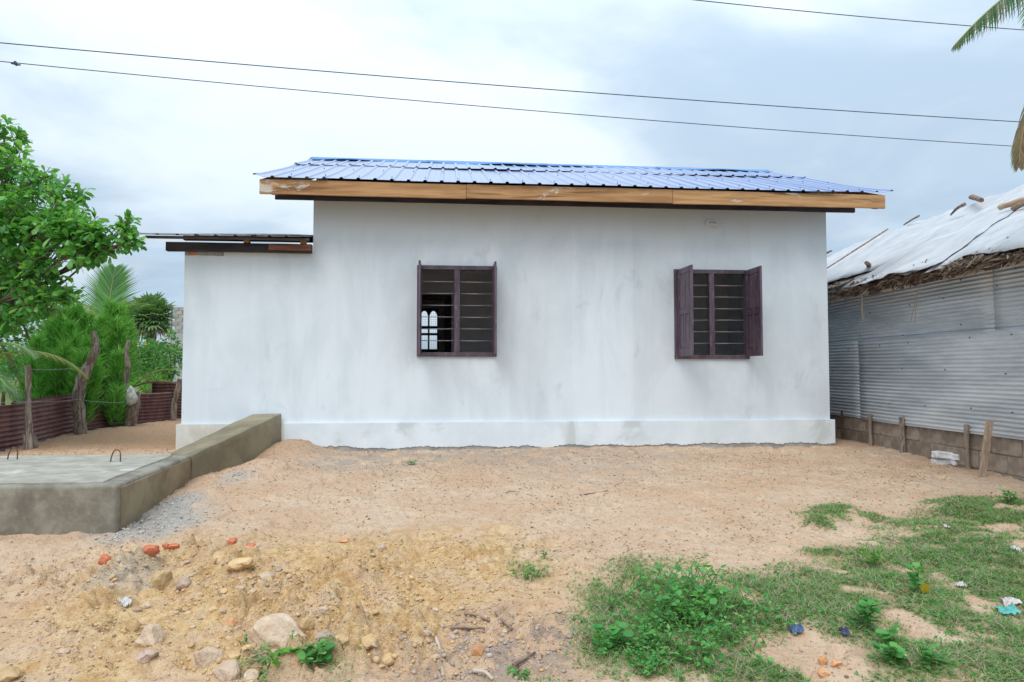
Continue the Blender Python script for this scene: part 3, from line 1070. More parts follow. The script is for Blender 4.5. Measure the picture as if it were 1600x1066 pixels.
bevel(mk('purlin', *plank(-4.42, WM - .01, .6, .68, LZ + .115, LZ + .19, amp=.004, seed=14), M_DARKWOOD, house, world=False), .004)
for x in (-3.42, -2.72):
    bevel(mk('packing_block', *box_vf(x, x + .07, -.11, -.04, LEANTOP + .10, LEANTOP + .145), M_FASCIA, house, world=False), .004)
# broken plaster and a brick showing at the lean-to wall corner
bevel(mk('brick', *box_vf(WL + .05, WL + .15, -.006, .1, LEANTOP - .05, LEANTOP + .002), M_BRICK, house, world=False), .006)
V, F = jag_strip(WL + .001, WL + .48, LEANTOP - .05, LEANTOP + .004, -.004, .003, .03, 9)
mk('mortar_edge', V, F, M_CEMENT, house, world=False)

# ------------------------------------------------------------------ concrete tank and drain casing
m, t, b = new_mat('wet_cement_render')
oc = coords(t)
geo = N(t, 'ShaderNodeNewGeometry')
n1 = noise_n(t, oc, 2.2, 6.0, 0.62, 0.4)
n2 = noise_n(t, oc, 16.0, 6.0, 0.65)
c = mix_n(t, ramp_n(t, n1, 0.36, 0.64), (0.155, 0.137, 0.102), (0.285, 0.265, 0.212))
c = mix_n(t, math_n(t, 'MULTIPLY', ramp_n(t, n2, 0.45, 0.7), 0.35), c, (0.36, 0.34, 0.29))
c = mix_n(t, math_n(t, 'MULTIPLY', ramp_n(t, noise_n(t, mapping_n(t, oc, scale=(1, 1, .5)), 4.0, 5.0), 0.55, 0.68), 0.5), c, (0.12, 0.105, 0.085))
t.links.new(c, b.inputs['Base Color'])
b.inputs['Roughness'].default_value = 0.8
bump_n(t, b, math_n(t, 'ADD', n2, math_n(t, 'MULTIPLY', noise_n(t, oc, 90, 4), .4)), 0.4, 0.01)
M_WETCEM = m
M_OCHRECEM = mottled('ochre_cement_render', (0.215, 0.165, 0.10), (0.315, 0.255, 0.165), 3.0, .85, c3=(.36, .32, .24), bump=.4, bscale=50, bdist=.008)
M_SLAB = mottled('pale_cement_slab', (0.30, 0.285, 0.24), (0.41, 0.39, 0.335), 5, .9, c3=(.54, .51, .46), bump=.5, bscale=35, bdist=.012)
M_REBAR = mottled('rusty_rebar', (.10, .055, .035), (.20, .12, .08), 20, .7, metal=.4)

TZ = 0.137
A = at_z(183, 757, TZ); Bk = at_z(301, 710, TZ)
lx_ = Vector((-HC, -HS, 0))
TW = 2.5
C_ = Bk + lx_ * TW; D_ = A + lx_ * TW
tank = thing('septic_tank', 'low rectangular concrete septic tank with pale slab top and two rebar lifting hooks', 'septic tank', (A.x, A.y, gz(A.x, A.y)))


def prism(name, pts, z0, z1, mat, parent, bw=.0, seg=3, rough=0.0, skip_bottom=True, inset_top=0):
    bm = bmesh.new()
    lo = [bm.verts.new((p[0], p[1], z0 if not hasattr(z0, '__len__') else z0[i])) for i, p in enumerate(pts)]
    hi = [bm.verts.new((p[0], p[1], z1 if not hasattr(z1, '__len__') else z1[i])) for i, p in enumerate(pts)]
    n = len(pts)
    bm.faces.new(hi); bm.faces.new(lo[::-1])
    for i in range(n):
        bm.faces.new((lo[i], lo[(i + 1) % n], hi[(i + 1) % n], hi[i]))
    bmesh.ops.recalc_face_normals(bm, faces=bm.faces)
    if bw:
        eds = [e for e in bm.edges if not all(v in lo for v in e.verts)]
        bmesh.ops.bevel(bm, geom=eds, offset=bw, segments=seg, affect='EDGES', profile=.5)
    if rough:
        bmesh.ops.triangulate(bm, faces=[f for f in bm.faces if len(f.verts) > 4])
        long = [e for e in bm.edges if e.calc_length() > .12]
        bmesh.ops.subdivide_edges(bm, edges=long, cuts=10, use_grid_fill=True)
        for v in bm.verts:
            v.co += Vector((float(perlin(v.co.x * 4, v.co.z * 5 + v.co.y * 4, 1)), float(perlin(v.co.x * 4 + 9, v.co.z * 5, 2)), float(perlin(v.co.x * 3, v.co.y * 3, 3)))) * rough
    me = bpy.data.meshes.new(name)
    mi = np.array(root_inv(parent)) if parent else np.eye(4)
    bm.transform(Matrix(mi))
    bm.to_mesh(me); bm.free()
    me.materials.append(mat)
    me.polygons.foreach_set('use_smooth', np.ones(len(me.polygons), bool))
    me.set_sharp_from_angle(angle=R(38))
    return put(name, me, parent)


prism('tank_wall', [A, Bk, C_, D_], -0.6, TZ, M_WETCEM, tank, bw=.03, seg=4, rough=.012)
# the lid: a pale slab cast just inside the trowelled margin
dirx = (D_ - A).normalized(); diry = (Bk - A).normalized()
a_ = A + dirx * .14 + diry * .09; b_ = Bk + dirx * .16 - diry * .12; b2 = Bk + dirx * .34 - diry * .06
c_ = C_ - diry * .06; d_ = D_ + diry * .09
lid = prism('lid_slab', [a_, b_, b2, c_, d_], TZ - .02, TZ + .012, M_SLAB, tank, bw=.006, seg=1, rough=.006)
# trowelled pale margin along the right-hand top edge, ochre skin of render on the right face
off = Vector((diry.y, -diry.x, 0)) * .012
p0, p1 = A + diry * .07 + off, Bk - diry * .02 + off
V = []
for p in (p0, p1):
    for dz, o2 in ((-.7, 0), (-.035, 0), (-.035, -.02), (-.7, -.02)):
        V.append(p + Vector((diry.y, -diry.x, 0)) * o2 + Vector((0, 0, TZ + dz)) - Vector((0, 0, p.z)))
mk('side_render', V, [(0, 1, 2, 3), (7, 6, 5, 4), (0, 4, 5, 1), (1, 5, 6, 2), (2, 6, 7, 3), (3, 7, 4, 0)], M_OCHRECEM, tank)
for px, py in ((181, 722), (20, 718)):
    p = at_z(px, py, TZ + .012)
    w = .085
    h_ = MB()
    pts = [p + Vector((-w / 2 - .012, 0, -.03)), p + Vector((-w / 2, 0, .05)), p + Vector((-w * .25, .01, .105)), p + Vector((w * .15, .012, .112)), p + Vector((w * .42, .01, .08)), p + Vector((w * .5, 0, -.03))]
    h_.tube(smooth_path(pts, 4), .006, 7)
    h_.build('lifting_hook', M_REBAR, tank, smooth=True)
# drain casing rising to the wall
zc_ = 0.48
w0, w1 = h2w((CAS0, -.047, 0)), h2w((CAS1, -.047, 0))
t0, t1 = at_z(266, 708, TZ - .02), at_z(302, 712, TZ - .005) + Vector((.0, -.03, 0))
casing = thing('drain_casing', 'narrow cement drain casing rising from the septic tank to the white house wall', 'drain casing', ((t1.x + w1.x) / 2, (t1.y + w1.y) / 2, 0))
prism('casing', [t1, w1, w0, t0], -.5, [TZ + .0, zc_, zc_ - .005, TZ - .02], M_OCHRECEM if False else mottled('olive_cement_render', (0.19, 0.165, 0.11), (0.285, 0.245, 0.165), 3.0, .85, c3=(.30, .27, .20), bump=.4, bscale=50, bdist=.008), casing, bw=.014, seg=2, rough=.012)

# ------------------------------------------------------------------ corrugated iron fence on the left
m, t, b = new_mat('rusty_maroon_iron')
oc = coords(t)
c = mix_n(t, ramp_n(t, noise_n(t, oc, 2.5, 6.0, .65), .35, .65), (0.11, 0.042, 0.04), (0.21, 0.10, 0.092))
c = mix_n(t, math_n(t, 'MULTIPLY', ramp_n(t, noise_n(t, mapping_n(t, oc, scale=(4, 4, 1)), 3.0, 7.0, .7), .52, .68), .55), c, (0.25, 0.19, 0.20))
c = mix_n(t, math_n(t, 'MULTIPLY', ramp_n(t, noise_n(t, oc, 45.0, 3.0, .7), .62, .72), .7), c, (0.36, 0.31, 0.31))
c = mix_n(t, math_n(t, 'MULTIPLY', ramp_n(t, noise_n(t, oc, 7.0, 5.0, .7), .56, .66), .7), c, (0.20, 0.075, 0.035))
t.links.new(c, b.inputs['Base Color'])
b.inputs['Roughness'].default_value = .55; b.inputs['Metallic'].default_value = .25
bump_n(t, b, noise_n(t, oc, 60, 4), .25, .004)
M_RUST = m
m, t, b = new_mat('weathered_post')
oc = coords(t)
gv = mapping_n(t, oc, scale=(14, 14, 2.2))
g1 = noise_n(t, gv, 1.6, 6.0, .65, 1.0)
c = mix_n(t, ramp_n(t, g1, .36, .66), (0.12, 0.088, 0.07), (0.46, 0.38, 0.325))
c = mix_n(t, math_n(t, 'MULTIPLY', ramp_n(t, noise_n(t, oc, 6, 5), .5, .66), .5), c, (0.21, 0.15, 0.10))
c = mix_n(t, math_n(t, 'MULTIPLY', ramp_n(t, noise_n(t, oc, 30, 4), .64, .72), .6), c, (0.50, 0.46, 0.42))
t.links.new(c, b.inputs['Base Color']); b.inputs['Roughness'].default_value = .9
bump_n(t, b, math_n(t, 'ADD', g1, math_n(t, 'MULTIPLY', noise_n(t, oc, 50, 4), .5)), .9, .02)
M_POST = m
M_WIRE = plain('galvanised_wire', (.30, .30, .31), .45, .6)

fence = thing('iron_fence', 'low rusty maroon corrugated iron fence with crooked tree trunk posts along the left side', 'fence', (-6.5, 10.5, 0))


def corr_sheet(P0, P1, z0, z1, amp=.009, pitch=.062, seglen=.12, bulge=0.0, top=None, thick=.0015, seed=0, lean=0.0, warp=.02, per=6):
    """iron sheet whose corrugations run along P0-P1 (horizontal)"""
    P0, P1 = Vector(P0), Vector(P1)
    L = (P1 - P0).length
    d = (P1 - P0) / L
    nrm = Vector((d.y, -d.x, 0))
    nu = max(2, int(L / seglen)); nv = int((z1 - z0) / pitch * per)
    V, F = [], []
    for i in range(nu + 1):
        u = i / nu
        for j in range(nv + 1):
            v = j / nv
            z = z0 + (z1 - z0) * v
            wv = warp * float(perlin((P0.y + d.y * u * L) * .9, (P0.x + d.x * u * L) * .9 + z * 1.2, 5 + seed // 20))
            off_ = amp * math.sin(2 * math.pi * (z - z0) / pitch) + wv + bulge * math.sin(math.pi * u) * (.6 + .4 * v) + lean * v
            tz = 0 if top is None else top(u) * v
            p = P0 + d * (u * L) + nrm * off_
            V.append((p.x, p.y, P0.z * (1 - u) + P1.z * u + z + tz + warp * .3 * float(perlin(u * L * 1.3, seed + .3, 8))))
    n = nv + 1
    for i in range(nu):
        for j in range(nv):
            a = i * n + j
            F.append((a, a + n, a + n + 1, a + 1))
    return V, F


def solid(o, th=.002):
    s = o.modifiers.new('thickness', 'SOLIDIFY'); s.thickness = th; s.offset = 0
    return o


fp = [(-6.25, 5.2), (-6.24, 7.0), (-6.26, 8.75), (-6.42, 9.7), (-6.62, 10.6), (-6.78, 12.0), (-6.45, 13.3)]
# the sheets follow the posts; the far ones bulge and curl
sheets = [((-6.30, 5.0), (-6.30, 7.3), .60, .0, 0), ((-6.33, 7.2), (-6.36, 8.9), .585, .03, 1), ((-6.35, 8.75), (-6.72, 10.65), .63, -.03, 2), ((-6.72, 10.45), (-6.98, 12.35), .66, -.06, 3),
          ((-6.93, 12.15), (-6.62, 13.35), .60, .10, 4), ((-7.1, 13.5), (-5.6, 14.6), .80, .05, 5)]
for (p, q, hgt, blg, sd) in sheets:
    V, F = corr_sheet((*p, -.06), (*q, -.06 + (.03 if sd == 2 else 0)), 0, hgt + .06, amp=.013, bulge=blg, seed=sd, warp=.035, lean=-.03)
    solid(mk('iron_sheet', V, F, M_RUST, fence, smooth=True))


def post(pix, depth, widths, name='fence_post', label=None, wob=.10, sides=12, mat=None, parent=fence, dy=0):
    P = [at(px, py, depth + (dy * i if dy else 0)) for i, (px, py) in enumerate(pix)]
    P[0].z -= .12
    path = smooth_path(P, 5)
    r = lerp_list([w / 2 * depth / FPX for w in widths], len(path))
    r = [a * (1 + random.uniform(-.09, .09)) for a in r]
    mb = MB(); mb.tube(path, r, sides, True, wob)
    o = mb.build(name, mat or M_POST, parent, smooth=True, sharp=60)
    if label: o['label'] = label
    return o


post([(46, 704), (45, 672), (44, 640), (44, 606), (44, 584), (42, 571)], 8.72, [12, 10, 9, 8, 9, 9], label='straight grey post with a reddish upper half, nearest the tank')
post([(45, 700), (38, 684), (36, 678)], 8.70, [8, 5, 3])
post([(56, 704), (54, 690), (51, 678)], 8.85, [10, 9, 5])
post([(127, 684), (125, 655), (122, 625), (126, 600), (134, 580), (143, 562), (149, 548), (149, 535), (146, 518)], 10.35, [18, 17, 18, 17, 15, 13, 13, 10, 8], label='thick crooked grey trunk bent like an S')
post([(203, 670), (205, 650), (209, 632), (210, 612)], 11.95, [18, 18, 18, 15], label='thick stump leaning to the right')
post([(200, 640), (196, 610), (197, 590), (200, 572), (197, 552), (201, 532)], 12.05, [9, 7, 8, 8, 7, 5], label='thin dark crooked stem beside the stump')
post([(271, 658), (272, 635), (276, 615), (281, 592)], 13.2, [9, 9, 8, 7], label='grey post leaning against the house corner')


def strand(a, b_, sag, n=14, r=.0028, barbs=True):
    a, b_ = Vector(a), Vector(b_)
    mb = MB()
    P = [a.lerp(b_, i / n) - Vector((0, 0, sag * 4 * (i / n) * (1 - i / n))) for i in range(n + 1)]
    mb.tube(P, r, 5)
    if barbs:
        L = (b_ - a).length
        for k in range(int(L / .14)):
            f = (k + .5) / int(L / .14)
            p = a.lerp(b_, f) - Vector((0, 0, sag * 4 * f * (1 - f)))
            for s in (-1, 1):
                q = Vector((random.uniform(-.01, .01), random.uniform(-.015, .015), s * random.uniform(.012, .022)))
                mb.tube([p - q * .3, p + q], .0016, 4)
    return mb.build('barbed_wire', M_WIRE, fence)


strand(at(44, 577, 8.66), at(140, 573, 10.2), .02)
strand(at(44, 628, 8.62), at(122, 624, 10.2), .015)
strand(at(-60, 628, 7.3), at(44, 628, 8.62), .01)
strand(at(122, 624, 10.2), at(206, 628, 11.8), .03)
# white bag on the stump
bag_c = at(205, 618, 11.8)
bm = bmesh.new()
bmesh.ops.create_icosphere(bm, subdivisions=4, radius=1.0)
for v in bm.verts:
    p = v.co
    s = .5 + .5 * (1 - p.z) * .75
    q = Vector((p.x * .105 * s, p.y * .05 * s, p.z * .155))
    k = .025 * float(perlin(p.x * 2.5 + 3, p.z * 2.2 + p.y, 4)) + .012 * abs(float(perlin(p.x * 6, p.z * 5 + p.y * 3, 6)))
    v.co = q * (1 + k * 14)
me = bpy.data.meshes.new('plastic_bag'); bm.to_mesh(me); bm.free()
me.polygons.foreach_set('use_smooth', np.ones(len(me.polygons), bool))
me.materials.append(mottled('white_plastic_sack', (.52, .52, .49), (.74, .74, .72), 14, .5, bump=.8, bscale=30, bdist=.02))
o = put('plastic_bag', me); o.location = bag_c
tagit(o, 'crumpled white plastic bag hanging on the leaning stump of the iron fence', 'bag')

# ------------------------------------------------------------------ shed on the right
m, t, b = new_mat('galvanised_iron')
oc = coords(t)
c = mix_n(t, ramp_n(t, noise_n(t, mapping_n(t, oc, scale=(1, .5, 2.5)), 1.6, 6.0, .6), .32, .68), (0.44, 0.48, 0.52), (0.64, 0.68, 0.72))
c = mix_n(t, math_n(t, 'MULTIPLY', ramp_n(t, noise_n(t, mapping_n(t, oc, scale=(1, .35, 5)), 2.2, 6.0, .65), .54, .68), .5), c, (0.30, 0.345, 0.40))
c = mix_n(t, math_n(t, 'MULTIPLY', ramp_n(t, noise_n(t, oc, 5, 6, .7), .60, .72), .5), c, (0.50, 0.46, 0.40))
t.links.new(c, b.inputs['Base Color'])
b.inputs['Metallic'].default_value = .35; b.inputs['Roughness'].default_value = .45
bump_n(t, b, noise_n(t, oc, 40, 4), .15, .003)
M_GALV = m
M_BLOCK = mottled('concrete_block', (0.235, 0.185, 0.145), (0.36, 0.295, 0.235), 6, .95, c3=(.19, .15, .125), bump=.7, bscale=45, bdist=.01, randobj=.3)
M_MORTAR = mottled('mortar', (0.22, 0.18, 0.15), (.30, .25, .21), 8, .95, bump=.5)
M_THATCH = leaf_mat('dry_thatch', [(.06, .043, .037), (.15, .105, .085), (.28, .215, .18), (.44, .37, .32)], .9, .05, .1)
M_STRAW = leaf_mat('dry_leaf_strip', [(.30, .22, .15), (.45, .37, .29)], .9, .15, .1)
M_TARP = None
m, t, b = new_mat('white_tarpaulin')
oc = coords(t)
tv = mapping_n(t, oc, scale=(.9, 3.0, 3.0))
tf = noise_n(t, tv, 1.3, 6, .6, .4)
c = mix_n(t, ramp_n(t, tf, .3, .65), (0.41, 0.43, 0.46), (0.53, 0.545, 0.565))
c = mix_n(t, math_n(t, 'MULTIPLY', ramp_n(t, noise_n(t, oc, 5, 7, .7), .56, .7), .25), c, (.36, .36, .37))
t.links.new(c, b.inputs['Base Color']); b.inputs['Roughness'].default_value = .6
bump_n(t, b, math_n(t, 'ADD', tf, math_n(t, 'MULTIPLY', noise_n(t, mapping_n(t, oc, rot=(0, 0, R(25)), scale=(1, 5, 5)), 3, 5, .6), .7)), .3, .05)
M_TARP = m

SA0, SA1 = at_z(1600, 687, .33), at_z(1297, 648.5, .33)      # two points of the iron's lower edge
sd_ = (SA1 - SA0).normalized()                               # along the wall, away from the camera
sn_ = Vector((-sd_.y, sd_.x, 0))                             # out of the wall, towards the yard (left)
if sn_.x > 0: sn_ = -sn_
SB = SA0 - sd_ * (SA0.y - 5.5) / sd_.y                       # near end, out of the frame
SLEN = 9.5
ROOFP = .53                                                  # roof slope
shed = thing('corrugated_shed', 'grey corrugated iron shed on a concrete block base with ragged thatch eaves', 'shed', (SB.x, SB.y, 0))


def S(u, out=0.0, z=0.0):
    p = SB + sd_ * u + sn_ * out
    return Vector((p.x, p.y, z))


def u_of(px):
    """distance along the wall seen at column px (level with the eye)"""
    d = ray(px, 579); d.z = 0
    # SB + sd*u = d*k
    M_ = np.array([[sd_.x, -d.x], [sd_.y, -d.y]])
    return float(np.linalg.solve(M_, np.array([-SB.x, -SB.y]))[0])


# iron sheets: lower course and upper course
us = [-.2, u_of(1345) + .02, SLEN]
for i in range(2):
    a, b2_ = us[i], us[i + 1]
    V, F = corr_sheet(S(a, .018 if i == 0 else .002), S(b2_, .018 if i == 0 else .002), .325 + (.0 if i == 0 else .012), 1.44, amp=.0062, pitch=.047, seed=20, warp=.03, lean=-.01, seglen=.2, per=8)
    solid(mk('iron_sheet', V, F, M_GALV, shed, smooth=True))
us2 = [-.2, u_of(1548), SLEN]
for i in range(2):
    a, b2_ = us2[i] - .06, us2[i + 1] + .0
    V, F = corr_sheet(S(a, -.012 + .003 * i), S(b2_, -.012 + .003 * i), 1.40, 2.22, amp=.0062, pitch=.047, seed=20, warp=.03, seglen=.2, per=8)
    solid(mk('iron_sheet', V, F, M_GALV, shed, smooth=True))
# nails with washers
nl = MB()
for z in (.62, 1.02, 1.36, 1.5, 1.86, 2.05):
    u = .3 + random.uniform(0, .3)
    while u < SLEN - .5:
        p = S(u, .045, z + random.uniform(-.05, .05))
        nl.tube([p, p + sn_ * .010], .008, 6)
        u += random.uniform(.55, 1.1)
tagit(nl.build('nails', plain('dark_nail', (.08, .075, .075), .6, .3), shed), kind='stuff')
# block base: two courses in stretcher bond, each block a part; the mortar bed stands behind the faces
zb = -.22
bed = []
for u in (-.3, SLEN):
    for z in (zb - .2, .36):
        for o2 in (-.02, -.16):
            bed.append(S(u, o2, z))
mk('mortar_bed', bed, [(0, 4, 6, 2), (1, 3, 7, 5), (2, 6, 7, 3), (0, 2, 3, 1), (4, 5, 7, 6), (0, 1, 5, 4)], M_MORTAR, shed)
bmV, bmF = box_vf(-.197, .197, -.05, .05, -.092, .092)
block_me = make_mesh('concrete_block', bmV, bmF, M_BLOCK)
ang = math.atan2(sd_.y, sd_.x)
shinv = root_inv(shed)
for row in range(3):
    u = -.2 - (.2 if row % 2 else 0)
    while u < SLEN - .6:
        M_ = Matrix.Translation(S(u + .2, -.062 + random.uniform(-.006, .006), .335 - .097 - row * .195)) @ Matrix.Rotation(ang + random.uniform(-.01, .01), 4, 'Z')
        bevel(put('concrete_block', block_me, shed, shinv @ M_), .008)
        u += .402
# short posts against the base
for px, w in ((1412, .07), (1513, .055), (1318, .032), (1362, .05)):
    u = u_of(px)
    mb = MB(); P = [S(u, .03, -.2), S(u + .01, .035, .12), S(u - .01, .045, .42)]
    mb.tube(smooth_path(P, 4), [w / 2] * 9, 9, True, .12)
    mb.build('short_post', M_POST if px == 1412 else (M_REBAR if px == 1318 else M_BLOCK), shed, smooth=True, sharp=60)
# far and near end walls, back wall: plain iron behind the sheets
for u in (0.0, SLEN - .2):
    V = [S(u, -.05, -.3), S(u, -5.6, -.3), S(u, -5.6, 2.15), S(u, -2.8, 3.60), S(u, -.05, 2.18)]
    V2 = [Vector(p) + sd_ * .03 for p in V]
    mk('end_wall', V + V2, [(0, 1, 2, 3, 4), (9, 8, 7, 6, 5)] + [(k, 5 + k, 5 + (k + 1) % 5, (k + 1) % 5) for k in range(5)], M_GALV, shed)
V = [S(0, -5.5, -.3), S(SLEN - .2, -5.5, -.3), S(SLEN - .2, -5.5, 2.15), S(0, -5.5, 2.15)]
mk('back_wall', V + [Vector(p) + sn_ * .03 for p in V], [(0, 1, 2, 3), (7, 6, 5, 4), (0, 4, 5, 1), (1, 5, 6, 2), (2, 6, 7, 3), (3, 7, 4, 0)], M_GALV, shed)
# thatched roof: slab of palm-leaf thatch, ragged along the eave
EO, EZ = .30, 2.12                     # eave overhang and height of its upper face
UP = 3.1                                # eave to ridge, horizontally


def roof_pt(u, v, n=0.0):
    """v: horizontal distance up from the eave"""
    vv = v if v <= UP else 2 * UP - v
    z = EZ + vv * ROOFP
    nz = 1 / math.sqrt(1 + ROOFP ** 2)
    return S(u, EO - v, z + n * nz) + (sn_ * (n * ROOFP * nz) if v <= UP else -sn_ * (n * ROOFP * nz))


nu, nv = 60, 18
V, F = [], []
for s in (0, 1):
    for i in range(nu + 1):
        for j in range(nv + 1):
            u = -.3 + (SLEN + .5) * i / nu; v = 2 * UP * j / nv
            e = .05 * float(fbm(np.array([u * 1.7]), np.array([.3]), 3, 51)[0])
            V.append(roof_pt(u, v + (e if j == 0 else 0), (-.10 if s else 0) + .035 * float(perlin(u * 2.1, v * 2.1, 52))))
n = nv + 1; o_ = (nu + 1) * n
for i in range(nu):
    for j in range(nv):
        a = i * n + j
        F.append((a, a + n, a + n + 1, a + 1)); F.append((o_ + a, o_ + a + 1, o_ + a + n + 1, o_ + a + n))
for i in range(nu):
    a = i * n; F.append((a, a + o_, a + n + o_, a + n))
    a = i * n + nv; F.append((a, a + n, a + n + o_, a + o_))
for j in range(nv):
    F.append((j, j + 1, j + 1 + o_, j + o_)); a = nu * n + j; F.append((a, a + o_, a + o_ + 1, a + 1))
thatch = mk('thatch', V, F, M_THATCH, shed, var=[float(abs(perlin(p[0] * 9, p[1] * 9, 3))) for p in V])
# loose strips of the thatch along the eave
ns = 9000
uu = RNG.uniform(-.2, SLEN, ns); vv_ = np.abs(RNG.normal(0, .16, ns)) - .03
P = np.array([roof_pt(a, b_, .015 + RNG.uniform(-.08, .035)) for a, b_ in zip(uu, vv_)])
dirs = np.array(sn_)[None, :] * RNG.uniform(.2, 1, ns)[:, None] + np.array(sd_)[None, :] * RNG.normal(0, .9, ns)[:, None]
dirs[:, 2] += RNG.normal(-.32, .28, ns)
rot = frames(dirs, rand_dirs(ns))
tV = [(-.5, -.04, 0), (-.5, .04, 0), (0.1, .05, .02), (.1, -.05, .02), (.5, 0, -.02), (.5, 0.012, -.02)]
tF = [(0, 3, 2, 1), (3, 4, 5, 2)]
V, F = scatter(tV, tF, P, rot, np.stack([RNG.uniform(.05, .24, ns), RNG.uniform(.08, .30, ns), np.full(ns, .2)], 1))
tagit(mk('thatch_fringe', V, F, M_THATCH, shed, var=np.repeat(np.clip(RNG.beta(2, 2, ns), 0.02, .98), 6)), kind='stuff')
# bamboo ends and hanging strips under the eave
for px, py, L in ((1437, 458, .3), (1525, 440, .3), (1352, 470, .25)):
    u = u_of(px); mb = MB()
    p = roof_pt(u, .06, -.10)
    mb.tube([p + sn_ * .12 + Vector((0, 0, -.03)) - sd_ * .06, p - sn_ * .3 + Vector((0, 0, .12)) + sd_ * .08], .024, 8)
    mb.build('rafter_end', M_POST, shed, smooth=True, sharp=50)


def hang_strip(px, py0, pts, w, lab):
    u = u_of(px)
    p = roof_pt(u, .0, -.06)
    mb = MB()
    dist = p.y
    for off_ in pts:
        P = [p + sd_ * (a * dist / FPX * -1.2) + sn_ * (.02) + Vector((0, 0, -bb * dist / FPX)) for a, bb in off_]
        P = smooth_path(P, 4)
        V, F = [], []
        for i, q in enumerate(P):
            ww = w * (1 - .5 * i / len(P))
            V += [q - sd_ * ww, q + sn_ * .004, q + sd_ * ww]
        for i in range(len(P) - 1):
            a = i * 3
            F += [(a, a + 3, a + 4, a + 1), (a + 1, a + 4, a + 5, a + 2)]
        mb.add(V, F)
    o = mb.build('hanging_strip', M_STRAW, shed)
    solid(o, .002)
    o['label'] = lab


hang_strip(1381, 470, [[(0, 0), (2, 10), (0, 22), (2, 40)], [(2, 0), (3, 12), (3, 25), (4, 43)], [(0, 0), (9, 4), (18, 6)]], .010, 'broad pale strip of dry leaf')
hang_strip(1478, 450, [[(2, 0), (-2, 16), (-12, 40), (-19, 60)], [(2, 0), (-2, 16), (-8, 40), (-11, 66)], [(6, 0), (1, 8), (-2, 18)]], .007, 'thin forked strip of dry leaf')

# tarpaulins draped over the thatch
def on_roof(px, py, n=.03):
    """u, v of the roof plane seen at px,py"""
    d = ray(px, py); o = Vector((0, 0, CAMZ))
    # points of the roof slope: S(u, EO - v, EZ + v*ROOFP)
    M_ = np.array([[sd_.x, -sn_.x, -d.x], [sd_.y, -sn_.y, -d.y], [0, ROOFP, -d.z]])
    base = S(0, EO, EZ + n)
    r = np.linalg.solve(M_, np.array([o.x - base.x, o.y - base.y, o.z - base.z]))
    return float(r[0]), float(r[1])


edge_px = [(1640, 388), (1600, 394), (1560, 399), (1520, 401), (1496, 403), (1476, 407), (1466, 416), (1455, 428), (1447, 430), (1440, 425), (1428, 432), (1417, 434), (1410, 432), (1385, 437), (1350, 444), (1318, 453)]
eu, ev = zip(*[on_roof(*p) for p in edge_px])
eu, ev = np.array(eu), np.array(ev)
order = np.argsort(eu); eu, ev = eu[order], ev[order]


def tarp(name, label, ulist, lower, vtop, n0, seed, foldamp=.035, slant=0.0):
    nv = 34
    V, F = [], []
    for i, u in enumerate(ulist):
        v0 = lower(u)
        for j in range(nv + 1):
            v = v0 + (vtop - v0) * j / nv
            uu_ = u + slant * (v - v0)
            f = foldamp * float(fbm(np.array([u * 1.9 - v * 1.5]), np.array([v * .45 + seed]), 3, seed)[0]) * 1.5
            f += foldamp * 1.5 * abs(float(perlin(u * 1.1 + v * 1.3, v * .35, seed + 3)))
            sag = .012 * math.sin(v * 5 + u)
            V.append(roof_pt(uu_, v, n0 + f + sag + (.0 if j else -.03)))
    n = nv + 1
    for i in range(len(ulist) - 1):
        for j in range(nv):
            a = i * n + j
            F.append((a, a + n, a + n + 1, a + 1))
    o = mk(name, V, F, M_TARP, loc=tuple(roof_pt(float(np.mean(ulist)), 1.0)), smooth=True)
    solid(o, .004)
    return tagit(o, label, 'tarpaulin', 'white tarpaulins on the shed roof')


ufar = max(eu)
tarp('tarpaulin', 'large near white tarpaulin with ragged lower edge draped over the shed thatch', list(np.linspace(-.25, ufar - .02, 90)), lambda u: float(np.interp(u, eu, ev)), UP + 1.8, .075, 61)
e2 = [on_roof(*p) for p in ((1345, 427), (1330, 433), (1310, 438), (1290, 446))]
e2u, e2v = np.array([p[0] for p in e2]), np.array([p[1] for p in e2])
tarp('tarpaulin', 'farther white tarpaulin on the shed roof right behind the house corner', list(np.linspace(ufar - 1.1, SLEN + .1, 50)), lambda u: float(np.interp(u, e2u, e2v)), UP + 1.5, .05, 67)
# loose seam edge of an overlapping sheet on the near tarpaulin
s0, s1 = on_roof(1600, 322, .1), on_roof(1462, 418, .1)
nv, nu_ = 30, 40
V, F = [], []
for i in range(nu_ + 1):
    for j in range(nv + 1):
        v = s1[1] + .06 + (UP + 1.2 - s1[1]) * j / nv
        ul = s1[0] + (s0[0] - s1[0]) * (v - s1[1]) / (s0[1] - s1[1]) + .04 * float(perlin(v * 2.2, 3.3, 6))
        u = ul + (ufar - .45 - ul) * (i / nu_) ** 1.3
        f = .035 * float(fbm(np.array([u * 1.9 - v * 1.5]), np.array([v * .45 + 61]), 3, 61)[0]) * 1.5 + .0525 * abs(float(perlin(u * 1.1 + v * 1.3, v * .35, 64)))
        edge = max(0, 1 - i / 4) * .007 + max(0, 1 - j / 3) * .01 * (1 + float(perlin(u * 4, 1.7, 8)))
        V.append(roof_pt(u, v, .084 + f + .012 * math.sin(v * 5 + u) + edge))
n = nv + 1
for i in range(nu_):
    for j in range(nv):
        a = i * n + j; F.append((a, a + n, a + n + 1, a + 1))
o = solid(mk('tarpaulin', V, F, M_TARP, loc=tuple(roof_pt(s1[0], 1.2)), smooth=True), .006)
tagit(o, 'overlapping middle white tarpaulin whose loose edge crosses the shed roof slantwise', 'tarpaulin', 'white tarpaulins on the shed roof')
M_STICK = mottled('bare_stick', (.16, .10, .08), (.34, .24, .18), 12, .9, (1, 1, 1), bump=.5, bscale=40)
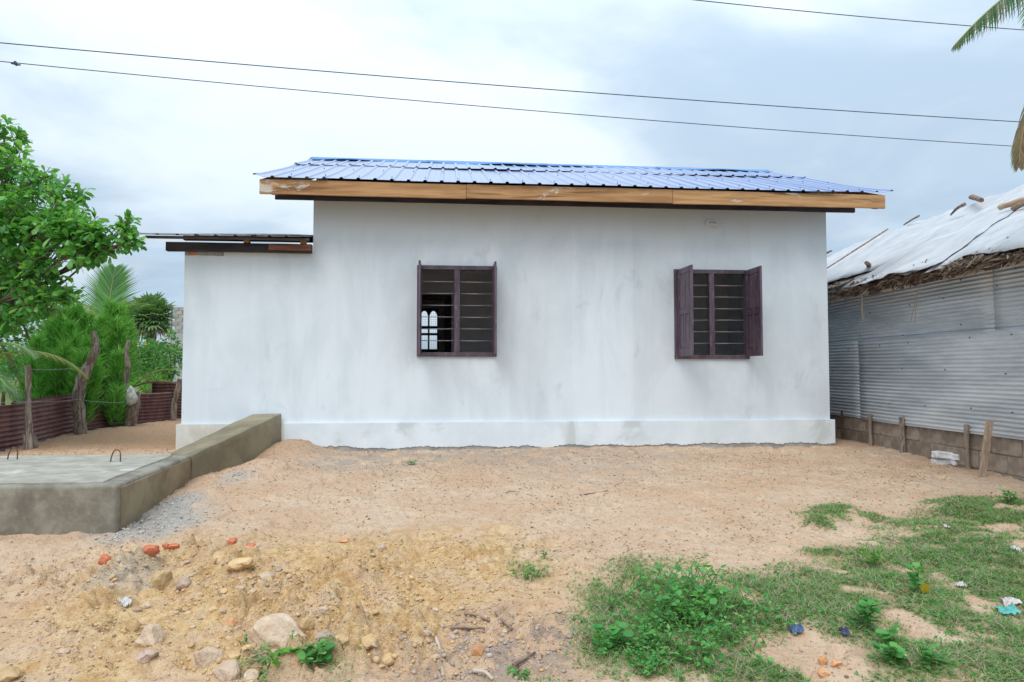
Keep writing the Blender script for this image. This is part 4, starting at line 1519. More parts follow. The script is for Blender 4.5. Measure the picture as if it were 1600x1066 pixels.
M_PALE = mottled('pale_pole', (.42, .29, .18), (.56, .42, .29), 8, .8, (1, 1, 1), bump=.3)


def stick(name, label, p, q, r0, r1, mat, cat='stick', group=None, bend=.02, n=7):
    p, q = Vector(p), Vector(q)
    mid = p.lerp(q, .5) + Vector((random.uniform(-bend, bend), random.uniform(-bend, bend), random.uniform(0, bend)))
    path = smooth_path([p, mid, q], 4)
    mb = MB(); mb.tube(path, lerp_list([r0, r1], len(path)), n, True, .12)
    return tagit(mb.build(name, mat, loc=tuple(p), smooth=True, sharp=60), label, cat, group)


def rp(px, py, n=.14):
    u, v = on_roof(px, py, n); return roof_pt(u, v, n)


G_ST = 'sticks weighing down the roof tarpaulins'
stick('stick', 'long thin stick lying up the far end of the white roof tarpaulin', rp(1293, 421), rp(1392, 357), .012, .016, M_STICK, group=G_ST)
stick('stick', 'short stick poking up where the house corner meets the far tarpaulin', rp(1291, 398, .1), rp(1304, 391, .14), .03, .02, M_STICK, group=G_ST)
stick('stick', 'thin dark stick on the tarpaulin ridge, lowest of the three along it', roof_pt(*on_roof(1416, 348, .13), .10), roof_pt(*on_roof(1444, 338, .17), .2), .014, .018, M_STICK, group=G_ST)
stick('stick', 'bent grey stick on the tarpaulin ridge between the thin one and the log', roof_pt(*on_roof(1490, 332, .13), .1), roof_pt(*on_roof(1516, 317, .2), .2), .014, .03, M_STICK, group=G_ST)
stick('log', 'short dark log lying on top of the white tarpaulin ridge', rp(1526, 306, .18), rp(1542, 311, .18), .042, .036, M_STICK, 'log', bend=.005, n=10)
stick('pole', 'pale wooden pole on the near tarpaulin at the right edge of the photo', rp(1571, 322, .16), rp(1640, 300, .16), .035, .035, M_PALE, 'pole', bend=.005, n=10)
stick('stick', 'dark stick below the pale pole on the near tarpaulin', rp(1589, 325, .13), rp(1640, 306, .13), .03, .03, M_STICK, group=G_ST)
stick('stick', 'stubby grey peg holding the edge of the near tarpaulin', rp(1360, 416, .05), rp(1362, 409, .17), .035, .03, M_STICK, group=G_ST)
u, v = on_roof(1360, 416, .1)
# leaning stake in the ground
p = GP(1535, 746); q = p + Vector((.115, .03, .60))
mb = MB(); mb.bar(p - Vector((.02, 0, .1)), q, .07, .03, up=(0, 1, .1))
o = bevel(mb.build('wooden_stake', mottled('grey_brown_stake', (.33, .235, .165), (.47, .36, .27), 6, .9, (6, 6, 1), bump=.4), loc=tuple(p)), .005)
tagit(o, 'flat grey wooden stake leaning out of the sand before the block base', 'stake')
# whitewashed stones
M_WHITE = mottled('whitewash', (.68, .68, .70), (.80, .80, .81), 9, .8, bump=.5, bscale=40, bdist=.01)


def rock_mesh(name, sx, sy, sz, mat, seed, sub=3, boxy=0.0, amp=.22, var=None, fr=1.0):
    bm = bmesh.new()
    bmesh.ops.create_icosphere(bm, subdivisions=sub, radius=1.0)
    V = np.array([v.co for v in bm.verts])
    if boxy:
        mx = np.abs(V).max(1, keepdims=True)
        V = V * (1 - boxy) + (V / mx) * boxy
    # facets: cut by random planes
    rg = np.random.default_rng(seed)
    for k in range(9 if not boxy else 4):
        nrm = rg.normal(size=3); nrm /= np.linalg.norm(nrm)
        d = rg.uniform(.55, .85)
        s = V @ nrm - d
        V = V - np.clip(s, 0, None)[:, None] * nrm[None, :] * .97
    nn = fbm(V[:, 0] * 1.6 * fr + V[:, 2] * 1.1 + seed, V[:, 1] * 1.6 * fr - V[:, 2] * .9 + seed * 2, 4, seed % 40)
    V = V * (1 + amp * nn[:, None])
    V = V * np.array([sx, sy, sz])
    for v, c_ in zip(bm.verts, V):
        v.co = c_
    me = bpy.data.meshes.new(name); bm.to_mesh(me); bm.free()
    me.polygons.foreach_set('use_smooth', np.ones(len(me.polygons), bool))
    me.set_sharp_from_angle(angle=R(26))
    me.materials.append(mat)
    return me


ws = [(1474, 722, .09, .035, .0, 'white painted block, lower left of the small stack by the shed base'), (1503, 724, .105, .04, .0, 'white painted block, lower right of the small stack by the shed base'),
      (1480, 712, .12, .038, .085, 'white painted block, upper left of the small stack by the shed base'), (1508, 714, .11, .035, .08, 'white painted block, upper right of the small stack by the shed base')]
for i, (px, py, sx, sz, up, lab) in enumerate(ws):
    p = GP(px, 726)
    bm = bmesh.new()
    bmesh.ops.create_cube(bm, size=2.0)
    bmesh.ops.subdivide_edges(bm, edges=bm.edges[:], cuts=7, use_grid_fill=True)
    for v in bm.verts:
        q = Vector((v.co.x * sx, v.co.y * .065, v.co.z * sz))
        edge = sum(1 for c_ in v.co if abs(c_) > .95)
        if edge >= 2: q *= .93
        q += Vector((float(perlin(q.y * 20 + i, q.z * 20, 1)), float(perlin(q.x * 14 + i, q.z * 20, 2)), float(perlin(q.x * 14 + i, q.y * 20, 3)))) * .014
        v.co = q
    me = bpy.data.meshes.new('whitewashed_block'); bm.to_mesh(me); bm.free()
    me.polygons.foreach_set('use_smooth', np.ones(len(me.polygons), bool)); me.set_sharp_from_angle(angle=R(45))
    me.materials.append(M_WHITE)
    o = put('whitewashed_block', me)
    o.location = (p.x, p.y + .04, p.z + sz * .7 + up)
    o.rotation_euler = (0, random.uniform(-.06, .06), random.uniform(-.15, .15))
    tagit(o, lab, 'block', 'white blocks stacked by the shed')

# ------------------------------------------------------------------ overhead cables
M_CABLE = plain('black_cable', (.035, .04, .055), .6)


def cable(label, p0, p1, d0, d1, sagpx, r, splice=None):
    """cable through two picture columns at real depths, carried on beyond the frame"""
    a, b_ = at(*p0, d0), at(*p1, d1)
    P = []
    for k in np.linspace(-.6, 1.5, 40):
        q = a.lerp(b_, k)
        q.z -= sagpx * 4 * k * (1 - k)
        P.append(q)
    t_ = thing('power_cable', label, 'cable', tuple(a.lerp(b_, .5)), group='overhead cables behind the house')
    mb = MB(); mb.tube(P, r, 6)
    mb.build('conductor', M_CABLE, t_)
    return t_, a, b_


cable('upper of two black cables crossing the sky above the house', (0, 67), (1600, 191), 17, 22, .12, .013)
t_, a, b_ = cable('lower of two black cables crossing the sky above the house', (0, 96), (1590, 229), 17, 22, .14, .011)
q = at(25, 99, 17.06)
mb = MB(); mb.tube([q + Vector((-.12, 0, .0)), q + Vector((0, 0, -.03)), q + Vector((.11, 0, -.045))], .02, 7)
mb.tube([q + Vector((-.03, 0, .04)), q + Vector((.02, 0, -.05))], .035, 7)
mb.build('splice_clamp', M_CABLE, t_)
cable('short black cable across the top right corner behind the palm frond', (1085, 0), (1600, 47), 17, 19, .04, .011)

# ------------------------------------------------------------------ foliage builders
LEAF_OB = ([(0, 0, 0), (.45, .17, .035), (.78, .22, .03), (1, 0, -.06), (.78, -.22, .03), (.45, -.17, .035), (.5, 0, 0), (.8, 0, -.01)],
           [(0, 6, 1, 1), (1, 6, 7, 2), (2, 7, 3, 3), (0, 5, 5, 6), (5, 4, 7, 6), (4, 3, 3, 7)])


def tris(F):
    out = []
    for f in F:
        f = list(dict.fromkeys(f))
        for i in range(1, len(f) - 1):
            out.append((f[0], f[i], f[i + 1]))
    return out


LOB_V, LOB_F = LEAF_OB[0], tris(LEAF_OB[1])
LOV_V = [(0, 0, 0), (.3, .24, .04), (.65, .2, .03), (1, 0, -.08), (.65, -.2, .03), (.3, -.24, .04), (.45, 0, 0)]
LOV_F = [(0, 6, 1), (1, 6, 2), (2, 6, 3), (0, 5, 6), (5, 4, 6), (4, 3, 6)]

M_BARK = mottled('grey_bark', (.13, .10, .08), (.30, .25, .20), 6, .95, (1, 1, .4), bump=.8, bscale=30, bdist=.02)
M_TWIG = plain('brown_twig', (.17, .12, .08), .9)
M_LEAF1 = leaf_mat('glossy_tree_leaf', [(.045, .22, .05), (.10, .37, .08), (.17, .50, .12), (.28, .60, .15)], .38, .5, .45)
M_LEAF2 = leaf_mat('light_bush_leaf', [(.06, .20, .055), (.11, .31, .08), (.20, .42, .13)], .55, .35, .25)
M_LEAF3 = leaf_mat('dark_bush_leaf', [(.04, .15, .045), (.075, .25, .07), (.13, .33, .10)], .55, .30, .25)
M_FEATHER = leaf_mat('feathery_needle', [(.07, .31, .055), (.17, .50, .09), (.32, .64, .16)], .6, .45, .2)
M_FROND = leaf_mat('coconut_leaflet', [(.05, .16, .05), (.10, .25, .08), (.20, .36, .15)], .4, .3, .4)
M_FROND_O = leaf_mat('old_green_leaflet', [(.035, .09, .035), (.07, .15, .07), (.16, .18, .10), (.20, .14, .10)], .5, .2, .3)
M_FROND_Y = leaf_mat('yellowing_leaflet', [(.10, .22, .03), (.34, .34, .04), (.45, .36, .05)], .5, .3, .3)
M_FROND_D = leaf_mat('dry_leaflet', [(.16, .09, .06), (.28, .18, .12), (.10, .16, .07)], .8, .15, .1)
M_FAN = leaf_mat('fan_palm_leaf', [(.075, .18, .06), (.14, .26, .10), (.25, .36, .17)], .5, .25, .3)
M_FAN_D = leaf_mat('dead_fan_leaf', [(.13, .10, .065), (.24, .20, .14)], .8, .1, .1)
M_WEED = leaf_mat('weed_leaf', [(.05, .22, .055), (.09, .33, .075), (.17, .44, .11)], .5, .32, .3)
M_WEED_B = leaf_mat('bright_weed_leaf', [(.06, .25, .03), (.14, .42, .05)], .5, .4, .3)
M_GRASS = leaf_mat('turf_blade', [(.07, .25, .055), (.13, .37, .085), (.22, .44, .13), (.48, .42, .24)], .65, .3, .2)
M_YELLOW = leaf_mat('yellow_leaf', [(.55, .36, .02), (.62, .44, .04)], .5, .4, .3)

# broadleaf tree -------------------------------------------------------
TB = Vector((-7.55, 9.3, gz(-7.55, 9.3)))
tree = thing('broadleaf_tree', 'large leafy tree with glossy green leaves reaching in from the left edge', 'tree', tuple(TB))
# crown masses: picture position, depth, radius
MASS = [(-40, 250, 9.2, .75), (-130, 200, 9.6, 1.0), (15, 262, 8.9, .40), (-60, 330, 8.9, .80), (30, 318, 8.6, .45), (85, 330, 8.5, .38), (60, 375, 8.7, .42), (130, 355, 8.3, .30), (165, 385, 8.25, .24), (100, 300, 8.6, .25), (50, 285, 8.8, .35), (20, 360, 8.5, .5), (110, 375, 8.3, .3), (40, 430, 8.7, .38), (15, 490, 8.8, .33), (-30, 520, 9.0, .4), (60, 478, 8.6, .25), (-70, 480, 9.2, .5), (95, 352, 8.3, .3), (125, 392, 8.2, .22), (70, 400, 8.4, .3), (150, 362, 8.15, .2), (196, 350, 8.2, .18),
        (140, 388, 8.35, .22), (10, 400, 9.0, .52), (-60, 420, 9.4, .8), (-170, 340, 10, 1.1), (70, 440, 8.6, .28), (105, 465, 8.5, .20), (20, 460, 9.1, .38), (-200, 250, 10.4, 1.1), (-20, 480, 9.6, .4), (205, 375, 8.2, .13), (10, 205, 9.0, .22)]
trunk = MB()
fork = TB + Vector((.15, .1, 1.35))
trunk.tube(smooth_path([TB - Vector((0, 0, .2)), TB + Vector((.05, .03, .7)), fork], 5), lerp_list([.16, .13, .12], 11), 12, True, .06)
trunk.build('trunk', M_BARK, tree, smooth=True)
tips, tdirs = [], []
for i, (px, py, dp, rad) in enumerate(MASS):
    c_ = at(px, py, dp)
    mid = fork.lerp(c_, .5) + Vector((random.uniform(-.15, .15), random.uniform(-.15, .15), random.uniform(.05, .3)))
    path = smooth_path([fork, mid, c_], 6)
    limb = MB(); limb.tube(path, lerp_list([.024, .013, .007], len(path)), 8)
    n = int(28 * (rad / .4) ** 2) + 8
    for k in range(n):
        d = Vector(rand_dirs(1)[0])
        q = c_ + Vector((d.x * rad, d.y * rad, d.z * rad * .8)) * random.uniform(.35, 1.05)
        s = path[random.randint(len(path) // 2, len(path) - 1)]
        if k % 2 == 0:
            limb.tube([s, s.lerp(q, .55) + Vector((0, 0, random.uniform(-.03, .06))), q], [.010, .007, .004], 5, False)
        tips.append(q); tdirs.append(((q - c_).normalized() * .8 + (q - s).normalized() + Vector((0, 0, .25))).normalized())
    limb.build('branch', M_BARK, tree, smooth=True)
LP, LD, LS = [], [], []
for q, d in zip(tips, tdirs):
    k = random.randint(6, 10)
    for j in range(k):
        r = Vector(rand_dirs(1)[0])
        r = (r - d * r.dot(d)).normalized()
        dd = (d * random.uniform(.1, .9) + r + Vector((0, 0, random.uniform(-.45, .1)))).normalized()
        LP.append(q - d * random.uniform(0, .10) + r * .01); LD.append(dd); LS.append(random.uniform(.085, .158))
LP, LD, LS = np.array(LP), np.array(LD), np.array(LS)
rot = frames(LD, roll=RNG.normal(0, .45, len(LD)))
lv = np.clip(RNG.beta(2, 2.4, len(LP)), .01, .97)
# the leaves that show largest are objects; the rest of the crown is one part
vis = (800 + LP[:, 0] / LP[:, 1] * FPX > -5)
score = np.where(vis, LS / LP[:, 1], 0) + np.where(vis & (LP[:, 0] / LP[:, 1] * FPX + 800 > 60), .002, 0)
idx = np.argsort(-score)
big, rest = idx[:280], idx[280:]
V, F = scatter(LOB_V, LOB_F, LP[rest], rot[rest], LS[rest])
crown = tagit(mk('crown', V, F, M_LEAF1, tree, smooth=False, var=np.repeat(lv[rest], len(LOB_V))), kind='stuff')
leaf_me = make_mesh('leaf', LOB_V, LOB_F, M_LEAF1)
tinv = root_inv(tree)
for i in big:
    M_ = Matrix.Translation(Vector(LP[i])) @ Matrix(rot[i].tolist()).to_4x4() @ Matrix.Scale(float(LS[i]), 4)
    put('leaf', leaf_me, tree, tinv @ M_)


# palm frond ------------------------------------------------------------
def frond_vf(base, d0, L, droop=0, nl=46, ll=.55, lw=.022, side_up=(0, 0, 1), rach=.016, lift=.35, leafdroop=.5, seg=3, tipcut=1.0, path=None):
    """rachis (tube) and leaflets of a pinnate frond; returns (V,F) of each"""
    base, d = Vector(base), Vector(d0).normalized()
    n = 26
    P, p = [base.copy()], base.copy()
    for i in range(n):
        d = (d + Vector((0, 0, -droop / n * (0.5 + i / n)))).normalized()
        p = p + d * (L / n); P.append(p.copy())
    if path is not None:
        q_ = smooth_path(path, 12)
        P = [q_[int(round(i * (len(q_) - 1) / n))] for i in range(n + 1)]
    rv, rf = tube_vf(P, lerp_list([rach, rach * .7, rach * .25], n + 1), 6)
    V, F, var = [], [], []
    for k in range(nl):
        f = .14 + .86 * (k / (nl - 1)) ** .95
        if f > tipcut: break
        x = f * n; i = min(int(x), n - 1)
        q = P[i].lerp(P[i + 1], x - i)
        tg = (P[i + 1] - P[i]).normalized()
        s0 = tg.cross(Vector(side_up)).normalized(); up = s0.cross(tg)
        prof = math.sin(math.pi * min(1, .18 + .82 * f) ** .85) ** .7 * .95 + .12
        for s in (-1, 1):
            ln = ll * prof * random.uniform(.85, 1.08)
            dd = (tg * (.45 + .75 * f) + s0 * s * (1.0 - .45 * f) + up * lift * random.uniform(.6, 1.3)).normalized()
            c_, w = q.copy(), lw * random.uniform(.8, 1.1)
            vv = random.uniform(.05, .95); b_ = len(V)
            for j in range(seg + 1):
                wj = w * (1 - j / seg) ** .6 * (1 if j else .6)
                nrm = dd.cross(up); nrm = (nrm if nrm.length > .05 else s0).normalized()
                V += [c_ - nrm * wj, c_ + nrm * wj]; var += [vv, vv]
                dd = (dd + Vector((0, 0, -leafdroop / seg * (.4 + j / seg)))).normalized()
                c_ = c_ + dd * (ln / seg)
            for j in range(seg):
                a = b_ + 2 * j; F.append((a, a + 1, a + 3, a + 2))
    return (rv, rf), (V, F, var)


M_RACHIS = plain('frond_rachis', (.28, .33, .12), .5)
M_RACHIS_D = plain('dry_rachis', (.25, .16, .10), .8)


def coconut_palm(label, base, trunk_top, fronds, trunk_r=.12, group=None):
    t = thing('coconut_palm', label, 'palm', tuple(base), group=group)
    if (Vector(trunk_top) - Vector(base)).length > .2:
        P = smooth_path([Vector(base) - Vector((0, 0, .2)), Vector(base).lerp(Vector(trunk_top), .5) + Vector((.05, .05, 0)), Vector(trunk_top)], 10)
        mb = MB(); mb.tube(P, [trunk_r * (1.25 if i % 2 else 1.12) * (1.4 - .4 * i / len(P)) * .8 for i in range(len(P))], 12)
        mb.build('trunk', M_BARK, t, smooth=True)
    for fr in fronds:
        kind = fr.pop('kind', 'g')
        (rv, rf), (lv_, lf, var) = frond_vf(**fr)
        rr = mk('frond', rv, rf, M_RACHIS if kind != 'd' else M_RACHIS_D, t, smooth=True)
        mk('leaflets', lv_, lf, {'o': M_FROND_O, 'g': M_FROND, 'y': M_FROND_Y, 'd': M_FROND_D}[kind], rr, var=var)['kind'] = 'stuff'
    return t


# tall palm just outside the right edge: two fronds hang into the picture
PX = Vector((4.55, 4.9, 0)); PX.z = gz(PX.x, PX.y)
PT = Vector((4.62, 4.85, 4.25))
end1 = at(1478, 42, 4.6)
fr = []
d = (end1 - PT); Ld = d.length
fr.append(dict(base=PT, d0=d + Vector((0, 0, .30)), L=Ld * 1.02, droop=.62, nl=60, ll=.36, lw=.012, lift=-.25, leafdroop=1.9, rach=.014, kind='o'))
fr.append(dict(base=PT, d0=(-.62, -.25, .55), L=1.55, droop=1.6, nl=40, ll=.34, lw=.011, lift=.1, leafdroop=1.2, rach=.014, kind='g'))
for a in (20, 75, 140, 300, 345):
    fr.append(dict(base=PT, d0=(math.cos(R(a)), math.sin(R(a)), .7), L=1.9, droop=1.3, nl=40, ll=.5, lw=.016, leafdroop=.9))
e2_ = at(1597, 285, 4.7)
fr.append(dict(base=PT + Vector((-.02, .05, -.1)), d0=(-.42, .05, .12), L=1.75, path=[PT, PT + Vector((-.55, .0, .0)), at(1630, 110, 4.75), at(1600, 200, 4.72), at(1592, 258, 4.7)], nl=56, ll=.30, lw=.010, lift=.0, leafdroop=1.6, kind='d'))
coconut_palm('tall coconut palm outside the right edge with frond tips hanging into the top right corner', PX, PT, fr, .11)

# young coconut palms beyond the fence
b1 = at(168, 560, 15.5); b1.z = 0
c1 = at(165, 512, 15.5)
coconut_palm('young coconut palm with one upright fan-like frond and yellowing lower leaflets, behind the feathery shrubs', b1, b1 + Vector((0, 0, .8)), [
    dict(base=c1, d0=(.12, .0, 1), L=1.35, droop=.25, nl=40, ll=.8, lw=.026, side_up=(0, -1, .2), lift=.05, leafdroop=.25, rach=.022),
    dict(base=c1, d0=(.45, .1, .8), L=1.0, droop=1.1, nl=30, ll=.55, lw=.016, lift=.1, leafdroop=.5, kind='y'),
    dict(base=c1, d0=(-.5, .1, .7), L=1.1, droop=1.2, nl=30, ll=.55, lw=.016, lift=.1, leafdroop=.5, kind='y'),
    dict(base=c1, d0=(.7, -.1, .75), L=1.2, droop=1.0, nl=34, ll=.6, lw=.016, lift=.1, leafdroop=.5),
    dict(base=c1, d0=(-.8, -.2, .5), L=1.2, droop=1.5, nl=34, ll=.6, lw=.016, lift=.1, leafdroop=.5),
    dict(base=c1, d0=(.1, .6, .7), L=1.2, droop=1.0, nl=34, ll=.6, lw=.016, lift=.1, leafdroop=.5)], .14)
b2 = at(-75, 640, 8.6); b2.z = gz(b2.x, b2.y)
c2 = at(-75, 590, 8.6)
coconut_palm('low coconut seedling at the left edge with pale fronds arching over the iron fence', b2, b2 + Vector((0, 0, .3)), [
    dict(base=c2, d0=(.75, -.1, .95), L=1.35, droop=1.9, nl=34, ll=.42, lw=.012, lift=.1, leafdroop=.7),
    dict(base=c2, d0=(.9, .2, .75), L=1.7, droop=1.75, nl=38, ll=.42, lw=.012, lift=.1, leafdroop=.9, kind='y'),
    dict(base=c2, d0=(.8, -.25, .35), L=1.05, droop=1.3, nl=34, ll=.42, lw=.012, lift=.1, leafdroop=.8),
    dict(base=c2, d0=(.9, .0, .15), L=.95, droop=1.2, nl=30, ll=.4, lw=.012, lift=.1, leafdroop=.8),
    dict(base=c2, d0=(.3, .3, 1), L=1.3, droop=1.2, nl=34, ll=.42, lw=.012, lift=.1, leafdroop=.7),
    dict(base=c2, d0=(-.8, .2, .7), L=1.4, droop=1.5, nl=30, ll=.42, lw=.012, lift=.1, leafdroop=.7)], .10)
b3 = at(205, 640, 13.4); b3.z = 0
c3 = at(207, 605, 13.4)
coconut_palm('small coconut seedling with a yellow leaf tip behind the leaning stump', b3, b3 + Vector((0, 0, .1)), [
    dict(base=c3, d0=(.95, 0, .35), L=.85, droop=.6, nl=26, ll=.3, lw=.012, lift=.15, leafdroop=.6, kind='d'),
    dict(base=c3, d0=(.8, .2, .9), L=.9, droop=1.2, nl=26, ll=.3, lw=.012, lift=.1, leafdroop=.5, kind='y')], .06)


# palmyra palm -------------------------------------------------------------
def fan_palm(label, px, py, depth, crown_px):
    c_ = at(px, py, depth); Rr = crown_px * depth / FPX
    b_ = Vector((c_.x, c_.y, 0))
    t = thing('palmyra_palm', label, 'palm', tuple(b_))
    mb = MB(); mb.tube([b_, b_.lerp(c_, .5), c_], [.22, .2, .2], 10); mb.build('trunk', M_BARK, t, smooth=True)
    V, F, var, V2, F2, var2 = [], [], [], [], [], []
    for k in range(64):
        el = math.asin(-.82 + 1.8 * (k + .5) / 64); az = k * 2.39996 + random.uniform(-.3, .3)
        d = Vector((math.cos(az) * math.cos(el), math.sin(az) * math.cos(el), math.sin(el)))
        dead = el < -.62
        pl = Rr * random.uniform(.42, .6)
        o = c_ + d * pl + Vector((0, 0, -.1 * Rr * math.cos(el)))
        fanr = Rr * random.uniform(.48, .62)
        s = d.cross(Vector((0, 0, 1))).normalized(); u = s.cross(d)
        tv, tf, tvar = (V2, F2, var2) if dead else (V, F, var)
        pv, pf = tube_vf([c_, o], [.03, .02], 4, False); b0 = len(tv); tv += pv; tf += [tuple(i + b0 for i in f) for f in pf]; tvar += [.8] * len(pv)
        m_ = 17
        for j in range(m_):
            a = R(-125 + 250 * j / (m_ - 1))
            dj = (d * math.cos(a) + s * math.sin(a) + u * random.uniform(.05, .3)).normalized()
            e = o + dj * fanr * random.uniform(.85, 1.1) * (.75 + .25 * math.cos(a)) + Vector((0, 0, -.14 * fanr * (3 if dead else 1)))
            sd = dj.cross(u).normalized() * fanr * .085
            mid = o + dj * fanr * .55 + u * .02
            b0 = len(tv); vv = random.uniform(.05, .95)
            tv += [o, mid - sd, e, mid + sd]; tvar += [vv] * 4
            tf.append((b0, b0 + 1, b0 + 2, b0 + 3))
    tagit(mk('crown', V, F, M_FAN, t, var=var), kind='stuff')
    tagit(mk('dead_leaves', V2, F2, M_FAN_D, t, var=var2), kind='stuff')
    return t


fan_palm('palmyra fan palm with a round shaggy crown beside the house corner', 237, 493, 30, 40)
fan_palm('second palmyra fan palm half hidden behind the upright coconut frond', 190, 497, 42, 30)


# feathery shrubs --------------------------------------------------------------
def feathery(label, plumes, group=None):
    """plumes: list of (picture px,py of tip, depth, length m, width m)"""
    bx, by = np.mean([at(p[0], p[1], p[2]).x for p in plumes]), np.mean([p[2] for p in plumes])
    base = Vector((bx, by, gz(bx, by)))
    t = thing('feathery_shrub', label, 'shrub', tuple(base), group=group)
    PP, DD, SS = [], [], []
    st = MB()
    for px, py, dp, L, W in plumes:
        tip = at(px, py, dp)
        root = Vector((tip.x * .75 + bx * .25, tip.y * .75 + by * .25, max(tip.z - L, .15)))
        mid = root.lerp(tip, .5) + Vector((random.uniform(-.1, .1), random.uniform(-.1, .1), 0))
        path = smooth_path([root, mid, tip], 8)
        st.tube(path, lerp_list([.014, .004], len(path)), 5, False)
        n = int(820 * L * (W / .2))
        f = RNG.uniform(0.02, 1, n)
        a = RNG.uniform(0, 2 * np.pi, n)
        pts = np.array(path); ix = f * (len(pts) - 1); i0 = np.minimum(ix.astype(int), len(pts) - 2); fr_ = (ix - i0)[:, None]
        q = pts[i0] * (1 - fr_) + pts[i0 + 1] * fr_
        rad = W * (1 - f ** 2.2 * .8) * RNG.uniform(.0, .75, n) ** 1.3
        q = q + np.stack([np.cos(a) * rad, np.sin(a) * rad, RNG.normal(0, .05, n)], 1)
        d = np.stack([np.cos(a) * .75, np.sin(a) * .75, RNG.uniform(.35, 1.5, n)], 1) + RNG.normal(0, .22, (n, 3))
        PP.append(q); DD.append(d); SS.append(np.stack([RNG.uniform(.10, .25, n), np.full(n, .0072), np.full(n, .05)], 1))
    st.build('stem', M_TWIG, t)
    PP, DD, SS = np.concatenate(PP), np.concatenate(DD), np.concatenate(SS)
    rot = frames(DD, rand_dirs(len(DD)))
    tv = [(0, -1, 0), (0, 1, 0), (.5, .9, .5), (.5, -.9, .5), (1, 0, 0)]
    V, F = scatter(tv, [(0, 3, 2), (0, 2, 1), (3, 4, 2)], PP, rot, SS)
    tagit(mk('needles', V, F, M_FEATHER, t, var=np.repeat(RNG.beta(2, 2, len(PP)) * .96 + .01, 5)), kind='stuff')
    return t


def plume_set(n, x0, x1, y0, y1, d0, d1, L, W, extra=()):
    out = [(random.uniform(x0, x1), random.uniform(y0, y1), random.uniform(d0, d1), random.uniform(*L), random.uniform(*W)) for _ in range(n)]
    return out + list(extra)


feathery('tall feathery bright green shrub rising as one plume right of the crooked fence post', plume_set(22, 158, 200, 525, 610, 12.0, 13.2, (.5, .9), (.12, .19), [(172, 478, 12.6, 1.25, .22), (188, 486, 12.7, 1.2, .20), (161, 500, 12.8, 1.2, .18), (200, 508, 12.9, 1.1, .15), (180, 505, 12.4, 1.0, .2)]))
feathery('broad feathery green shrub overhanging the fence left of the crooked post', plume_set(52, 48, 146, 530, 622, 10.6, 12.6, (.45, .85), (.12, .2), [(62, 530, 12, 1.0, .2), (82, 508, 12, 1.1, .2), (100, 490, 12, 1.2, .22), (120, 484, 12.2, 1.25, .22), (137, 496, 12.2, 1.1, .2), (146, 520, 12.3, 1.0, .16), (50, 556, 11.6, .8, .16), (110, 512, 11.8, 1.0, .2)]))
feathery('low feathery tuft spilling over the fence by the white bag', plume_set(9, 166, 194, 606, 645, 11.6, 12.0, (.3, .5), (.08, .13)))


def leaf_bush(name, label, cat, masses, mat, leaf=.06, dens=900, base=None, group=None, stems=True, tv=LOV_V, tf=LOV_F, spread=.9):
    """masses: (px, py, depth, rx m, rz m)"""
    cs = [at(px, py, dp) for px, py, dp, _, _ in masses]
    bx, by = np.mean([c.x for c in cs]), np.mean([c.y for c in cs])
    b_ = Vector((bx, by, gz(bx, by)))
    t = thing(name, label, cat, tuple(b_), group=group)
    PP, DD = [], []
    st = MB()
    for c_, (px, py, dp, rx, rz) in zip(cs, masses):
        P = smooth_path([b_, b_.lerp(c_, .5) + Vector((random.uniform(-.2, .2), random.uniform(-.2, .2), .1)), c_], 5)
        st.tube(P, lerp_list([.05 * rx + .02, .01], len(P)), 6, False)
        n = int(dens * rx * rz)
        d = rand_dirs(n)
        # lumps: leaves gather on sub-clusters, leaving gaps
        k = max(5, int(24 * rx * rz) + 4)
        sub = rand_dirs(k) * RNG.uniform(.35, 1, (k, 1))
        pick = RNG.integers(0, k, n)
        loc_ = sub[pick] + d * RNG.uniform(.05, .38, (n, 1))
        PP.append(np.array(c_)[None, :] + loc_ * np.array([rx, rx * .8, rz]))
        DD.append(loc_ * .4 + d * .8 + np.array([0, 0, .1]))
    if stems: st.build('stem', M_TWIG, t)
    PP, DD = np.concatenate(PP), np.concatenate(DD)
    rot = frames(DD, roll=RNG.normal(0, .7, len(DD)))
    V, F = scatter(tv, tf, PP, rot, RNG.uniform(.7, 1.3, len(PP)) * leaf)
    tagit(mk('foliage', V, F, mat, t, var=np.repeat(RNG.beta(2, 2, len(PP)) * .96 + .01, len(tv))), kind='stuff')
    return t


leaf_bush('garden_tree', 'airy light green tree beyond the fence, with sky gaps, at the left edge', 'tree', [(20, 470, 16, .9, .7), (75, 480, 16, .9, .7), (-20, 500, 16, 1, .8), (110, 505, 16.5, .7, .6), (40, 515, 16.5, .6, .3), (140, 520, 17, .6, .6)], M_LEAF2, .10, 1900)
leaf_bush('garden_tree', 'hazy mid green tree far behind the feathery shrubs', 'tree', [(150, 545, 24, 1.6, 1.1), (90, 560, 24, 1.6, 1.0), (195, 560, 24, 1.1, 1.0), (30, 566, 25, 1.3, .5)], M_LEAF3, .15, 1000)
leaf_bush('vine_bush', 'tall dark bush with climbing vine under the palmyra palm', 'bush', [(222, 556, 20, .6, .5), (252, 548, 20, .5, .45), (215, 575, 20, .7, .5), (250, 572, 20, .7, .5), (272, 560, 20, .35, .6), (262, 535, 20, .3, .3)], M_LEAF3, .10, 1900)
leaf_bush('garden_bush', 'rounded pale green bush behind the far end of the fence', 'bush', [(240, 578, 17, .55, .4), (262, 570, 17, .4, .4), (222, 585, 17, .4, .35)], M_LEAF2, .07, 1500)
